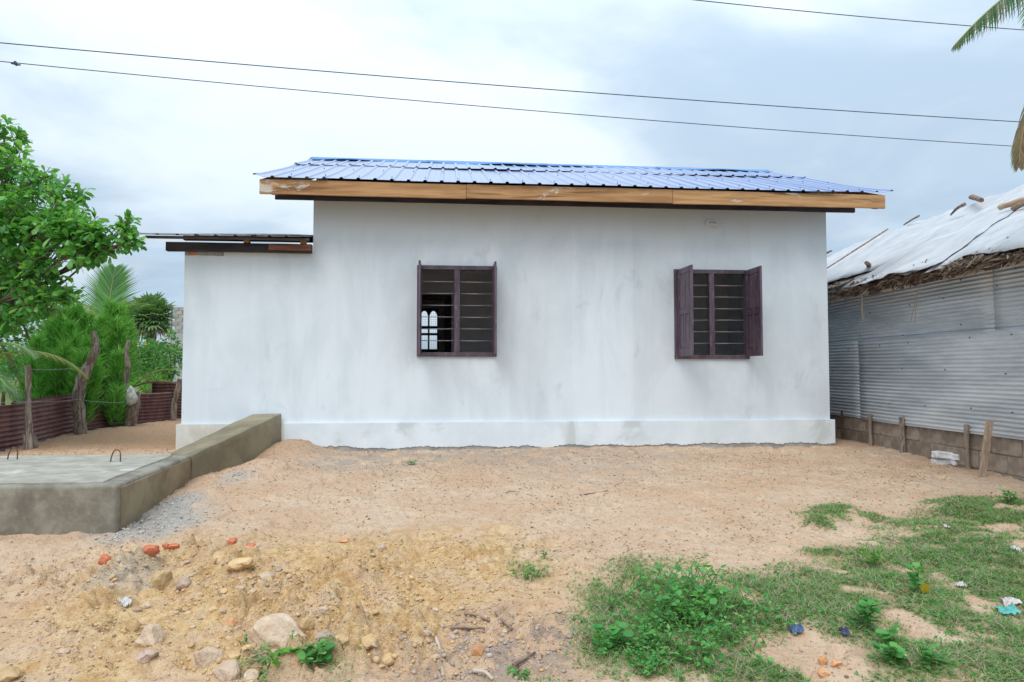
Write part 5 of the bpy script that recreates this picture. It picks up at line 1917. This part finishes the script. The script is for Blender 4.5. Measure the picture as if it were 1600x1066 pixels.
leaf_bush('garden_bush', 'low bright yellow green clump just above the curled fence sheet', 'bush', [(235, 600, 14.6, .30, .22), (255, 598, 14.6, .28, .25), (218, 604, 14.4, .22, .2)], M_WEED_B, .10, 2600, tv=[(0, -.06, 0), (0, .06, 0), (.5, .09, .05), (.5, -.09, .05), (1, 0, -.1)], tf=[(0, 3, 2), (0, 2, 1), (3, 4, 2)])
leaf_bush('garden_bush', 'low dark green bush behind the fence at the left edge', 'bush', [(10, 590, 11.5, .5, .3), (50, 595, 11.8, .4, .28), (-40, 585, 11.5, .6, .4)], M_LEAF3, .06, 1500)
# far wood on the horizon
n = 26000
ang_ = RNG.uniform(-1.2, 1.2, n); rr = RNG.uniform(95, 150, n)
hx, hy = np.sin(ang_) * rr, np.cos(ang_) * rr
hh_ = (2.2 + 2.2 * np.abs(fbm(ang_ * 22, rr * .03, 4, 71)))
P = np.stack([hx, hy, RNG.uniform(0, 1, n) ** .7 * hh_], 1)
V, F = scatter(LOV_V, LOV_F, P, rand_rot(n), RNG.uniform(.6, 1.2, n))
tagit(mk('far_wood', V, F, M_LEAF3, var=np.repeat(RNG.uniform(0.05, .95, n), len(LOV_V))), 'dark green line of far trees on the horizon', 'wood', kind='stuff')
# flowers in the vine bush
mb = MB()
for px, py in ((205, 535), (217, 536), (228, 537), (264, 519), (259, 528), (249, 534)):
    q = at(px, py, 19.3)
    for k in range(5):
        d = Vector(rand_dirs(1)[0]) * .035
        mb.add([q, q + d + Vector((.02, 0, 0)), q + d * 1.6, q + d - Vector((.02, 0, 0))], [(0, 1, 2, 3)])
o = mb.build('yellow_flowers', plain('yellow_petal', (.62, .42, .03), .6), loc=tuple(at(235, 528, 19.3)))
tagit(o, 'small yellow flowers scattered over the dark vine bush', 'flowers', kind='stuff')
# grey house shell beyond the palms
bh = thing('unfinished_building', 'unplastered grey block building showing a sliver beside the house corner', 'building', tuple(at(300, 579, 36) * 1))
bh.location.z = 0
bx0 = at(265, 500, 36).x
mk('rendered_wall', *box_vf(bx0 + .05, bx0 + 5, 36, 41, -.2, at(270, 521, 36).z), mottled('grey_render', (.36, .37, .38), (.46, .46, .46), 2, .9), bh)
pier_z0, pier_z1 = at(270, 521, 36).z, at(270, 481, 36).z
M_GB = mottled('grey_block', (.30, .27, .25), (.42, .38, .35), 5, .95, randobj=.3)
gb = make_mesh('block', *box_vf(-.19, .19, -.09, .09, -.09, .09), M_GB)
binv = root_inv(bh)
z = pier_z0 + .10; r_ = 0
while z < pier_z1:
    for k in range(4):
        put('block', gb, bh, binv @ Matrix.Translation((bx0 + .25 + k * .4 + (.2 if r_ % 2 else 0), 36.1, z)))
    z += .2; r_ += 1
mk('corner_pier', *box_vf(bx0 - .02, bx0 + .10, 35.95, 36.1, -.1, pier_z1 + .1), mottled('grey_pier', (.45, .44, .43), (.52, .51, .5), 3, .9), bh)

# ------------------------------------------------------------------ stones and clods
M_CLOD = mottled('clay_clod', (0.50, 0.335, 0.165), (0.62, 0.44, 0.245), 9, .97, c3=(.40, .24, .11), bump=.9, bscale=45, bdist=.015, randobj=.25)
M_PALEROCK = mottled('pale_clod', (0.52, 0.38, 0.26), (0.64, 0.50, 0.37), 9, .97, c3=(.42, .27, .16), bump=.9, bscale=45, bdist=.015, randobj=.2)
M_PINKROCK = mottled('greyish_pink_clod', (0.40, 0.285, 0.215), (0.53, 0.40, 0.32), 9, .97, bump=.9, bscale=45, bdist=.015, randobj=.25)
M_TERRA = mottled('terracotta_lump', (0.55, 0.27, 0.12), (0.66, 0.36, 0.19), 9, .95, bump=.6, bscale=45, bdist=.01, randobj=.2)
GC = 'clods of dug-up clay in the left foreground'


def rock(name, label, px, py, wpx, hpx, mat, seed, cat='clod', group=GC, dpx=None, sub=3, boxy=0., amp=.22, sink=.42, rot=0.):
    """stone whose middle stands at px,py and spans about wpx by hpx"""
    p = GP(px, py + hpx * .35)
    k = p.y / FPX
    sx, sz = wpx * k / 2 * 1.1, hpx * k / 2 * 1.05
    sy = sx * random.uniform(.7, .95)
    o = put(name, rock_mesh(name, sx, sy, sz, mat, seed, sub, boxy, amp))
    o.location = (p.x, p.y + sy * .3, p.z + sz * (1 - sink) - sz * .1)
    o.rotation_euler = (random.uniform(-.15, .15), rot + random.uniform(-.15, .15), random.uniform(-.5, .5))
    return tagit(o, label, cat, group)


NAMED = [
    (426, 993, 84, 50, M_PALEROCK, 'largest clod, a broad pale slab near the bottom left'),
    (230, 997, 44, 34, M_PALEROCK, 'rounded pinkish clod left of the broad pale slab'),
    (205, 990, 20, 22, M_CLOD, 'small yellow clod touching the left side of the rounded pinkish clod'),
    (250, 911, 32, 34, M_CLOD, 'upright yellow boulder behind the rounded pinkish clod'),
    (226, 918, 24, 18, M_CLOD, 'clod wedged against the left side of the upright yellow boulder'),
    (288, 917, 26, 20, M_PINKROCK, 'brownish clod just right of the upright yellow boulder'),
    (337, 868, 34, 16, M_CLOD, 'flat yellow clod right of the red brick pieces'),
    (374, 880, 38, 20, M_CLOD, 'low mound of yellow clay right of the flat yellow clod'),
    (415, 901, 26, 14, M_PALEROCK, 'pale clod beyond the broad slab, by itself'),
    (228, 1028, 36, 22, M_PINKROCK, 'dull clod below the rounded pinkish clod'),
    (322, 1030, 40, 38, M_PALEROCK, 'tall pale clod at the bottom edge left of the weeds'),
    (352, 1048, 44, 34, M_PALEROCK, 'pale grey angular clod at the bottom edge beside the weeds'),
    (392, 1036, 26, 24, M_PALEROCK, 'small pale block between the angular clod and the weeds'),
    (8, 1056, 34, 26, M_CLOD, 'yellow boulder in the bottom left corner'),
    (362, 1018, 24, 16, M_CLOD, 'small clod in front of the broad pale slab'),
    (478, 1002, 22, 26, M_CLOD, 'yellow clod right of the broad pale slab'),
    (575, 1003, 26, 24, M_CLOD, 'tall yellow clod, leftmost of the row above the gravel hollow'),
    (605, 1001, 30, 22, M_CLOD, 'wide yellow clod in the middle of the row above the gravel hollow'),
    (645, 1006, 30, 18, M_CLOD, 'long yellow clod at the right end of the row above the gravel hollow'),
    (533, 1000, 26, 16, M_CLOD, 'orange clod near the left end of the row of clods'),
    (508, 994, 30, 18, M_PINKROCK, 'brown clod right beside the yellow clod by the broad slab'),
    (745, 1016, 20, 18, M_TERRA, 'round orange stone lying in the gravel hollow'),
    (596, 854, 16, 14, M_PINKROCK, 'brown clod standing alone in mid yard, left of centre'),
    (538, 843, 18, 9, M_TERRA, 'flat rust coloured clod on the bare sand, left of centre'),
    (362, 966, 18, 14, M_TERRA, 'ochre lump above the broad pale slab'),
]
for i, (px, py, w, h_, mt_, lab) in enumerate(NAMED):
    rock('clay_clod', lab, px, py, w, h_, mt_, 300 + i, sub=4 if w > 30 else 3)
# lesser clods, each told by the named clod it lies next to
SHORT = {n[5]: n[5].split(',')[0] for n in NAMED}
rg = np.random.default_rng(5)
used, tries = set(), 0
MATW = ((M_CLOD, 'yellow'), (M_PALEROCK, 'pale'), (M_PINKROCK, 'pinkish grey'))
while len(used) < 60 and tries < 6000:
    tries += 1
    px, py = rg.normal(430, 220), rg.normal(960, 48)
    if not (4 < px < 850 and 848 < py < 1062): continue
    p = G(px, py)
    if blobmask(ROUGH, np.array([p.x]), np.array([p.y]))[0] < rg.uniform(.1, .8): continue
    near = min(NAMED, key=lambda n: (n[0] - px) ** 2 + ((n[1] - py) * 1.8) ** 2)
    dx, dy = px - near[0], (py - near[1]) * 1.8
    if abs(dx) < near[2] * .6 and abs(dy) < near[3] * 1.2: continue
    rel = ('to the right of' if dx > 0 else 'to the left of') if abs(dx) > abs(dy) else ('in front of' if dy > 0 else 'behind')
    far = '' if math.hypot(dx, dy) < 45 else 'some way '
    mt_, cw = MATW[rg.integers(0, 3)]
    nm = ' '.join(SHORT[near[5]].split()[:7])
    lab = 'small %s clod %s%s the %s' % (cw, far, rel, nm)
    if lab in used: continue
    used.add(lab)
    w = rg.uniform(7, 15) * (.75 + .5 * (py - 850) / 200)
    rock('small_clay_clod', ' '.join(lab.split()[:16]), px, py, w, w * rg.uniform(.55, .85), mt_, 400 + tries, sub=3, amp=.35, group='small clods strewn over the dug-up clay')
# gravel and crumbs nobody could count
icoV, icoF = None, None
bm = bmesh.new(); bmesh.ops.create_icosphere(bm, subdivisions=1, radius=1.0)
icoV = np.array([v.co for v in bm.verts]); icoF = np.array([[v.index for v in f.verts] for f in bm.faces]); bm.free()


def crumbs(name, label, cat, mask, n, box, size, mat, seed, flat=.6):
    rg = np.random.default_rng(seed)
    x0, x1, y0, y1 = box
    x, y = rg.uniform(x0, x1, n), rg.uniform(y0, y1, n)
    keep = mask(x, y) > rg.uniform(0.05, 1, n)
    x, y = x[keep], y[keep]; k = len(x)
    s = size[0] + (size[1] - size[0]) * rg.uniform(0, 1, k) ** 3
    z = ground_z(x, y) + s * .25
    V1 = icoV * rg.uniform(.62, 1.25, (len(icoV), 1))
    sc = np.stack([s * rg.uniform(.7, 1.3, k), s * rg.uniform(.7, 1.3, k), s * flat * rg.uniform(.7, 1.2, k)], 1)
    d = rg.normal(size=(k, 3)); d[:, 2] *= .25
    V, F = scatter(V1, icoF, np.stack([x, y, z], 1), frames(d, np.tile([0, 0, 1.], (k, 1)) + rg.normal(0, .3, (k, 3))), sc)
    o = mk(name, V, F, mat, var=np.repeat(rg.uniform(.02, .97, k), len(V1)))
    return tagit(o, label, cat, kind='stuff')


def var_mat(name, cols, rough=.95):
    m, t, b = new_mat(name)
    r = N(t, 'ShaderNodeValToRGB'); els = r.color_ramp.elements
    els[0].color, els[1].color = (*cols[0], 1), (*cols[-1], 1)
    for i, c in enumerate(cols[1:-1]):
        e = els.new((i + 1) / (len(cols) - 1)); e.color = (*c, 1)
    t.links.new(attr(t, 'var'), r.inputs[0])
    nz = noise_n(t, coords(t), 80, 3)
    t.links.new(mix_n(t, math_n(t, 'MULTIPLY', nz, .5), r.outputs[0], (.30, .2, .12)), b.inputs['Base Color'])
    b.inputs['Roughness'].default_value = rough; b.inputs['Specular IOR Level'].default_value = .15
    return m


M_CRUMB = var_mat('clay_crumb', [(.70, .50, .27), (.65, .45, .22), (.55, .36, .18), (.68, .52, .36), (.61, .40, .18)])
crumbs('clay_crumbs', 'loose crumbs of yellow clay over the dug-up ground', 'crumbs', lambda x, y: np.clip(blobmask(ROUGH, x, y, .7), 0, 1) * np.clip(.55 + 1.3 * fbm(x * 2.1, y * 2.1, 3, 91), 0, 1), 52000, (-4.5, 1.0, 2.7, 6.4), (.003, .014), M_CRUMB, 1, .75)
crumbs('clay_lumps', 'bigger angular lumps of clay crumbled over the dug-up ground', 'crumbs', lambda x, y: np.clip(blobmask(ROUGH, x, y, .6), 0, 1) * np.clip(.2 + 1.6 * fbm(x * 1.7, y * 1.7, 3, 95), 0, 1), 5600, (-4.5, 1.0, 2.7, 6.0), (.007, .026), M_CRUMB, 11, .7)
crumbs('gravel', 'grey and pink gravel in the hollow at the bottom centre', 'gravel', lambda x, y: blobmask(GRAV, x, y, .7), 3200, (-1.2, 1.0, 2.7, 4.4), (.004, .018), var_mat('gravel_stone', [(.42, .34, .29), (.55, .47, .40), (.34, .30, .28), (.48, .35, .26)]), 2)
crumbs('cement_rubble', 'grey cement spill along the foot of the septic tank', 'rubble', lambda x, y: blobmask(CEM, x, y, .5), 5200, (-4.6, -2.2, 3.8, 8.2), (.005, .020), var_mat('cement_bit', [(.48, .46, .43), (.56, .54, .50), (.38, .35, .32)]), 3)
crumbs('yard_grit', 'fine grit and pebbles scattered over the sandy yard', 'grit', lambda x, y: np.clip(.40 + .9 * fbm(x * 1.1, y * 1.1, 3, 77), 0, 1), 46000, (-6.0, 6.0, 2.7, 9.2), (.003, .011), var_mat('grit', [(.14, .09, .06), (.46, .34, .25), (.28, .18, .11), (.50, .40, .30)]), 4)
# dead leaf litter, flat on the sand
rg = np.random.default_rng(21)
n = 9000
x, y = rg.uniform(-5.5, 5.5, n), rg.uniform(2.7, 9.0, n)
kk = np.clip(.25 + 1.2 * fbm(x * .9, y * .9, 3, 87), 0, 1) > rg.uniform(.1, 1, n)
x, y = x[kk], y[kk]; n = len(x)
ph = rg.uniform(0, 6.283, n)
V, F = scatter(LOV_V, LOV_F, np.stack([x, y, ground_z(x, y) + .004], 1), frames(np.stack([np.cos(ph), np.sin(ph), rg.uniform(-.1, .25, n)], 1), roll=rg.normal(0, .4, n)), np.stack([rg.uniform(.012, .042, n), rg.uniform(.010, .026, n), np.full(n, .03)], 1))
M_LITTER = leaf_mat('dead_leaf', [(.09, .055, .035), (.20, .125, .08), (.34, .24, .16), (.12, .12, .05)], .9, .05, .1)
tagit(mk('leaf_litter', V, F, M_LITTER, var=np.repeat(rg.uniform(.02, .97, n), len(LOV_V))), 'bits of dead leaf scattered over the sand', 'leaf litter', kind='stuff')
# broken red brick
BR = [(232, 866, 22, 15, 'largest piece of broken red brick, below the corner of the septic tank'), (163, 868, 18, 14, 'bright red brick lump left of the largest brick piece'), (258, 862, 9, 10, 'dark red brick chip right of the largest brick piece'),
      (271, 862, 14, 10, 'red brick piece, rightmost of the group below the septic tank'), (153, 881, 10, 7, 'small red brick crumb below the bright red lump'), (155, 892, 8, 5, 'tiny red brick crumb, lowest below the bright red lump'),
      (363, 847, 12, 9, 'red brick bit on the sand above the flat yellow clod'), (391, 854, 12, 7, 'flat red brick bit right of the other bit above the flat yellow clod')]
for i, (px, py, w, h_, lab) in enumerate(BR):
    rock('brick_piece', lab, px, py, w, h_, M_BRICKRED if False else mottled('red_brick_bit', (.50, .125, .06), (.62, .22, .12), 14, .95, bump=.6, bscale=60, bdist=.01), 500 + i, 'brick piece', 'broken red brick pieces', boxy=.6, amp=.15, sink=.1)
TR_ = [(1287, 1033, 17, 16, 'round orange clay lump on the bare patch in the turf'), (1307, 1037, 20, 11, 'flat orange clay lump right of the round one on the bare turf patch'), (1288, 1052, 18, 13, 'pale orange clay lump nearest the bottom edge on the bare turf patch')]
for i, (px, py, w, h_, lab) in enumerate(TR_):
    rock('clay_lump', lab, px, py, w, h_, M_TERRA, 520 + i, 'clay lump', 'orange clay lumps on the bare turf patch')

# ------------------------------------------------------------------ turf
rg = np.random.default_rng(9)
NB = 620000
x, y = rg.uniform(-2.6, 6.4, NB), rg.uniform(2.55, 6.3, NB)
# nearer blades are drawn denser than far ones only by the picture; keep the real density even
dens = grass_density(x, y)
keep = (dens > rg.uniform(.05, .85, NB)) & (x < 800 / FPX * y * 1.12 + .3) & (x > -800 / FPX * y * 1.1)
x, y, dn = x[keep], y[keep], dens[keep]; k = len(x)
z = ground_z(x, y) - .004
ln = rg.uniform(.022, .065, k) * (.55 + .6 * dn)
ph = rg.uniform(0, 2 * np.pi, k)
d = np.stack([np.cos(ph), np.sin(ph), rg.uniform(.15, 1.1, k)], 1)
tv = [(0, -.5, 0), (0, .5, 0), (.5, .42, .10), (.5, -.42, .10), (1, 0, -.02)]
rot = frames(d, np.tile([0, 0, 1.], (k, 1)), rg.normal(0, .5, k))
V, F = scatter(tv, [(0, 3, 2), (0, 2, 1), (3, 4, 2)], np.stack([x, y, z], 1), rot, np.stack([ln, rg.uniform(.0022, .0045, k), ln], 1))
gvar = np.clip(.42 + .28 * fbm(x * 1.6, y * 1.6, 3, 81) + rg.normal(0, .20, k), .01, .97)
tagit(mk('grass', V, F, M_GRASS, var=np.repeat(gvar, 5)), 'short creeping green turf with bare sandy gaps in the right foreground', 'grass', kind='stuff')
# small creeping leaves woven through the turf
kk = rg.random(k) < .13
cp, cl = np.stack([x, y, z + .012], 1)[kk], rg.uniform(.014, .032, kk.sum())
d = np.stack([np.cos(ph[kk]), np.sin(ph[kk]), rg.uniform(-.1, .6, kk.sum())], 1)
V, F = scatter(LOV_V, LOV_F, cp, frames(d, roll=rg.normal(0, .4, kk.sum())), cl)
tagit(mk('ground_cover', V, F, M_WEED, var=np.repeat(rg.uniform(.02, .97, kk.sum()), len(LOV_V))), 'small creeping leaves woven through the turf', 'ground cover', kind='stuff')
# dry straw among it
kk = rg.random(k) < .08
n = int(kk.sum())
d = rg.normal(size=(n, 3)); d[:, 2] = rg.uniform(-.05, .25, n)
V, F = scatter(tv, [(0, 3, 2), (0, 2, 1), (3, 4, 2)], np.stack([x, y, z + .02], 1)[kk], frames(d), np.stack([rg.uniform(.05, .14, n), np.full(n, .003), np.full(n, .1)], 1))
tagit(mk('dry_straw', V, F, M_STRAW, var=np.repeat(rg.uniform(.02, .97, n), 5)), 'dry straw stalks lying in the turf', 'straw', kind='stuff')

# ------------------------------------------------------------------ weeds
wleaf = {m_.name: make_mesh('leaf', LOV_V, LOV_F, m_) for m_ in (M_WEED, M_WEED_B, M_YELLOW)}
wround = {m_.name: make_mesh('leaf', [(0, 0, 0), (.25, .36, .05), (.6, .42, .06), (.95, .2, 0), (1, 0, -.04), (.95, -.2, 0), (.6, -.42, .06), (.25, -.36, .05), (.5, 0, 0)],
                                    [(8, i, i + 1) for i in range(7)] + [(8, 7, 0)], m_) for m_ in (M_WEED, M_WEED_B, M_YELLOW)}


def weed(label, px, py, hpx, nstem, nleaf, leafpx, mat=None, roundleaf=False, lean=.6, cat='weed', name='weed', spread=.3, yellow=0, mesh_leaves=True):
    mat = mat or M_WEED
    b_ = GP(px, py); k = b_.y / FPX; H = hpx * k
    t = thing(name, label, cat, tuple(b_))
    inv = root_inv(t)
    st = MB(); L = []
    for s in range(nstem):
        a = random.uniform(0, 2 * math.pi); r0 = spread * H * random.uniform(0, .5)
        p = b_ + Vector((math.cos(a) * r0, math.sin(a) * r0, -.01))
        hs = H * random.uniform(.6, 1.0)
        tip = p + Vector((math.cos(a) * lean * hs * random.uniform(.2, 1), math.sin(a) * lean * hs * random.uniform(.2, 1), hs))
        mid = p.lerp(tip, .5) + Vector((0, 0, .08 * hs))
        path = smooth_path([p, mid, tip], 4)
        st.tube(path, lerp_list([.0035, .0015], len(path)), 5, False)
        for j in range(nleaf):
            f = .25 + .75 * (j + random.random()) / nleaf
            i = min(int(f * (len(path) - 1)), len(path) - 2)
            q = path[i].lerp(path[i + 1], f * (len(path) - 1) - i)
            aa = random.uniform(0, 2 * math.pi)
            d = Vector((math.cos(aa), math.sin(aa), random.uniform(-.15, .7)))
            L.append((q, d, leafpx * k * random.uniform(.65, 1.15)))
    st.build('stem', plain('green_stem', (.12, .22, .06), .7) if 'green_stem' not in bpy.data.materials else bpy.data.materials['green_stem'], t)
    t.children[0]['kind'] = 'stuff'
    rot = frames(np.array([tuple(l[1]) for l in L]), roll=RNG.normal(0, .35, len(L)))
    for i, (q, d, s) in enumerate(L):
        mm = M_YELLOW if i < yellow else mat
        if i < yellow:
            M_ = Matrix.Translation(b_ + Vector((.01, -.05, H * .42))) @ Matrix(((.25, -.95, .1), (.1, .05, -.99), (-.96, -.25, -.1))).to_4x4() @ Matrix.Scale(17 * k, 4)
            put('leaf', wround[mm.name], t, inv @ M_)['label'] = 'single yellow leaf'
            continue
        M_ = Matrix.Translation(q) @ Matrix(rot[i].tolist()).to_4x4() @ Matrix.Scale(s, 4)
        put('leaf', (wround if roundleaf else wleaf)[mm.name], t, inv @ M_)
    return t


# the big clump at the near edge of the turf
def big_weed():
    b_ = GP(1065, 985)
    t = thing('weed_bush', 'broad sprawling leafy weed bush at the left end of the turf', 'weed bush', tuple(b_))
    inv = root_inv(t)
    rg = np.random.default_rng(33)
    st, L = MB(), []
    for s in range(330):
        px, py = rg.normal(1075, 78), rg.normal(985, 42)
        if ((px - 1080) / 160) ** 2 + ((py - 985) / 85) ** 2 > 1: continue
        p = GP(px, py)
        hs = max(.04, .15 * math.exp(-((px - 1075) / 95) ** 2 - ((py - 945) / 60) ** 2) + rg.uniform(.02, .08))
        a = rg.uniform(0, 2 * math.pi)
        tip = p + Vector((math.cos(a) * hs * .7, math.sin(a) * hs * .5, hs))
        path = smooth_path([p, p.lerp(tip, .5) + Vector((0, 0, hs * .12)), tip], 3)
        st.tube(path, lerp_list([.003, .0015], len(path)), 4, False)
        for j in range(int(rg.integers(6, 12))):
            f = rg.uniform(.2, 1); i = min(int(f * (len(path) - 1)), len(path) - 2)
            q = path[i].lerp(path[i + 1], f * (len(path) - 1) - i)
            aa = rg.uniform(0, 2 * math.pi); rr_ = rg.uniform(0, .03)
            L.append((np.array(q) + np.array([math.cos(aa) * rr_, math.sin(aa) * rr_, 0]), np.array([math.cos(aa), math.sin(aa), rg.uniform(-.1, .7)]), rg.uniform(.016, .038) * (1.25 if hs > .14 else 1)))
    tagit(st.build('stem', bpy.data.materials['green_stem'], t), kind='stuff')
    P = np.array([l[0] for l in L]); D = np.array([l[1] for l in L]); S_ = np.array([l[2] for l in L])
    rot = frames(D, roll=rg.normal(0, .35, len(L)))
    o = np.argsort(-S_ / P[:, 1])
    bright = set(o[5:45:2].tolist())
    for i in o[:220]:
        M_ = Matrix.Translation(Vector(P[i])) @ Matrix(rot[i].tolist()).to_4x4() @ Matrix.Scale(float(S_[i]), 4)
        put('leaf', wround['weed_leaf' if i not in bright else 'bright_weed_leaf'], t, inv @ M_)
    r_ = o[220:]
    V, F = scatter(LOV_V, LOV_F, P[r_], rot[r_], S_[r_])
    tagit(mk('small_leaves', V, F, M_WEED, t, var=np.repeat(rg.uniform(.02, .97, len(r_)), len(LOV_V))), kind='stuff')


plain('green_stem', (.12, .22, .06), .7)
big_weed()
weed('bushy little weed sprouting at the far right edge of the yard', 1580, 788, 24, 9, 7, 8)
weed('slender weed with a yellow leaf standing in the middle of the turf', 1433, 925, 42, 3, 7, 13, roundleaf=True, lean=.25, yellow=1)
weed('low leafy weed on a thin stalk at the back edge of the turf', 1361, 888, 38, 5, 7, 11, M_WEED_B, lean=.5)
weed('tall round-leaved weed left of the bare sandy patch in the turf', 1352, 985, 52, 5, 9, 16, roundleaf=True, lean=.4)
weed('single-stalk weed with one big round leaf beside the bare turf patch', 1392, 1012, 34, 2, 6, 19, roundleaf=True, lean=.4)
weed('leafy weed trailing below the single-stalk weed', 1395, 1045, 36, 6, 8, 14, roundleaf=True, lean=.9)
weed('broad-leaved weed at the bottom edge of the turf', 1447, 1056, 36, 6, 7, 18, lean=.8)
weed('sparse green sprouts in the middle of the bare yard', 822, 902, 26, 9, 4, 8, lean=.7, spread=1.6)
weed('upright sprout with one bright leaf behind the yard sprouts', 850, 880, 20, 2, 4, 9, M_WEED_B, lean=.2)
weed('bright round-leaved weed at the bottom edge left of centre', 437, 1056, 30, 7, 5, 17, M_WEED_B, roundleaf=True, lean=1.1, spread=1.0)
weed('dense green weed right of the round-leaved weed at the bottom edge', 490, 1055, 34, 9, 6, 14, roundleaf=True, lean=.8, spread=.9)
weed('small weed tuft growing against the broad pale clod', 384, 1006, 14, 7, 4, 8, lean=.8, spread=1.0)
weed('little creeping weed at the foot of the house wall', 642, 727, 10, 6, 4, 6, lean=.9, spread=1.0)
weed('drooping leafy weed at the left tip of the turf', 945, 1010, 40, 6, 7, 15, roundleaf=True, lean=.8, spread=.8)
weed('weed sprig at the bottom edge below the gravel hollow', 812, 1060, 18, 7, 5, 11, lean=1., spread=1.2)

# ------------------------------------------------------------------ twigs and litter
GT = 'dry twigs and leaf ribs on the yard'
TW_ = [(726, 962, 765, 966, 'flat dry leaf rib, farthest of those by the gravel hollow'), (776, 961, 800, 986, 'short stick lying askew right of the flat leaf rib'), (704, 984, 758, 991, 'long curved leaf rib across the gravel hollow'),
       (681, 1002, 692, 1044, 'pale stick pointing at the camera left of the gravel'), (802, 1044, 836, 1024, 'grey flat stick at the right edge of the gravel'), (790, 771, 812, 771, 'thin twig on the sand before the house wall'),
       (912, 774, 950, 768, 'longer thin twig on the sand right of centre'), (1408, 1024, 1425, 1043, 'pale flat leaf rib lying in the turf'), (1383, 842, 1407, 851, 'grey twig beside the small turf patches'), (740, 1052, 770, 1066, 'pale stick at the bottom edge below the gravel')]
for i, (ax, ay, bx_, by_, lab) in enumerate(TW_):
    a, b_ = GP(ax, ay), GP(bx_, by_)
    r = .006 if i in (5, 6, 8) else .011
    stick('dry_twig', lab, a + Vector((0, 0, r * 1.2)), b_ + Vector((0, 0, r * 1.2)), r, r * .6, M_STICK if i not in (3, 7, 9) else mottled('bleached_stick', (.42, .34, .27), (.54, .46, .38), 9, .9), 'twig', GT, bend=.012)


def scrap(name, label, px, py, wpx, hpx, mat, seed, cat='litter'):
    """crumpled sheet of thin plastic or paper"""
    p = GP(px, py); k = p.y / FPX
    n = 9; V, F = [], []
    for i in range(n):
        for j in range(n):
            u, v = i / (n - 1) - .5, j / (n - 1) - .5
            V.append((p.x + u * wpx * k * (1 + .25 * float(perlin(v * 4, seed, 1))), p.y + v * hpx * k * 3 * (1 + .25 * float(perlin(u * 4, seed, 2))), gz(p.x + u * wpx * k, p.y + v * hpx * k * 3) + .022 + .030 * float(perlin(u * 5 + seed, v * 5, 3))))
    for i in range(n - 1):
        for j in range(n - 1):
            a = i * n + j; F.append((a, a + n, a + n + 1, a + 1))
    o = solid(mk(name, V, F, mat, loc=tuple(p)), .0015)
    return tagit(o, label, cat)


scrap('plastic_scrap', 'turquoise plastic scrap in the turf near the right edge', 1575, 957, 27, 7, mottled('turquoise_plastic', (.08, .38, .36), (.14, .48, .44), 10, .4, bump=.4), 1)
scrap('paper_scrap', 'crumpled off-white paper above the turquoise plastic scrap', 1578, 944, 22, 8, mottled('grubby_paper', (.50, .46, .43), (.64, .6, .57), 12, .9, bump=.4), 2)
scrap('plastic_scrap', 'crumpled blue plastic wrapper under the weed bush edge', 1244, 990, 17, 7, mottled('blue_plastic', (.05, .085, .17), (.11, .18, .30), 14, .35, bump=.5), 3)
scrap('plastic_scrap', 'dark blue plastic scrap right of the blue wrapper', 1320, 995, 12, 5, mottled('dark_blue_plastic', (.03, .04, .09), (.07, .085, .17), 14, .35, bump=.5), 4)
scrap('paper_scrap', 'whitish paper shred in the middle of the turf', 1502, 919, 12, 4, mottled('pale_paper', (.55, .52, .5), (.68, .66, .64), 12, .9), 5)
scrap('paper_scrap', 'small pale scrap beside the turf patch near the shed side', 1478, 831, 10, 4, mottled('pale_scrap', (.52, .47, .43), (.62, .58, .54), 12, .9), 6)
scrap('paper_scrap', 'pale bluish scrap at the right edge of the turf', 1588, 866, 8, 5, mottled('bluish_scrap', (.55, .58, .6), (.66, .68, .7), 12, .9), 7)
scrap('plastic_scrap', 'small white flake on the clay below the upright yellow boulder', 195, 951, 12, 6, mottled('white_flake', (.62, .6, .57), (.72, .7, .68), 12, .8), 8)
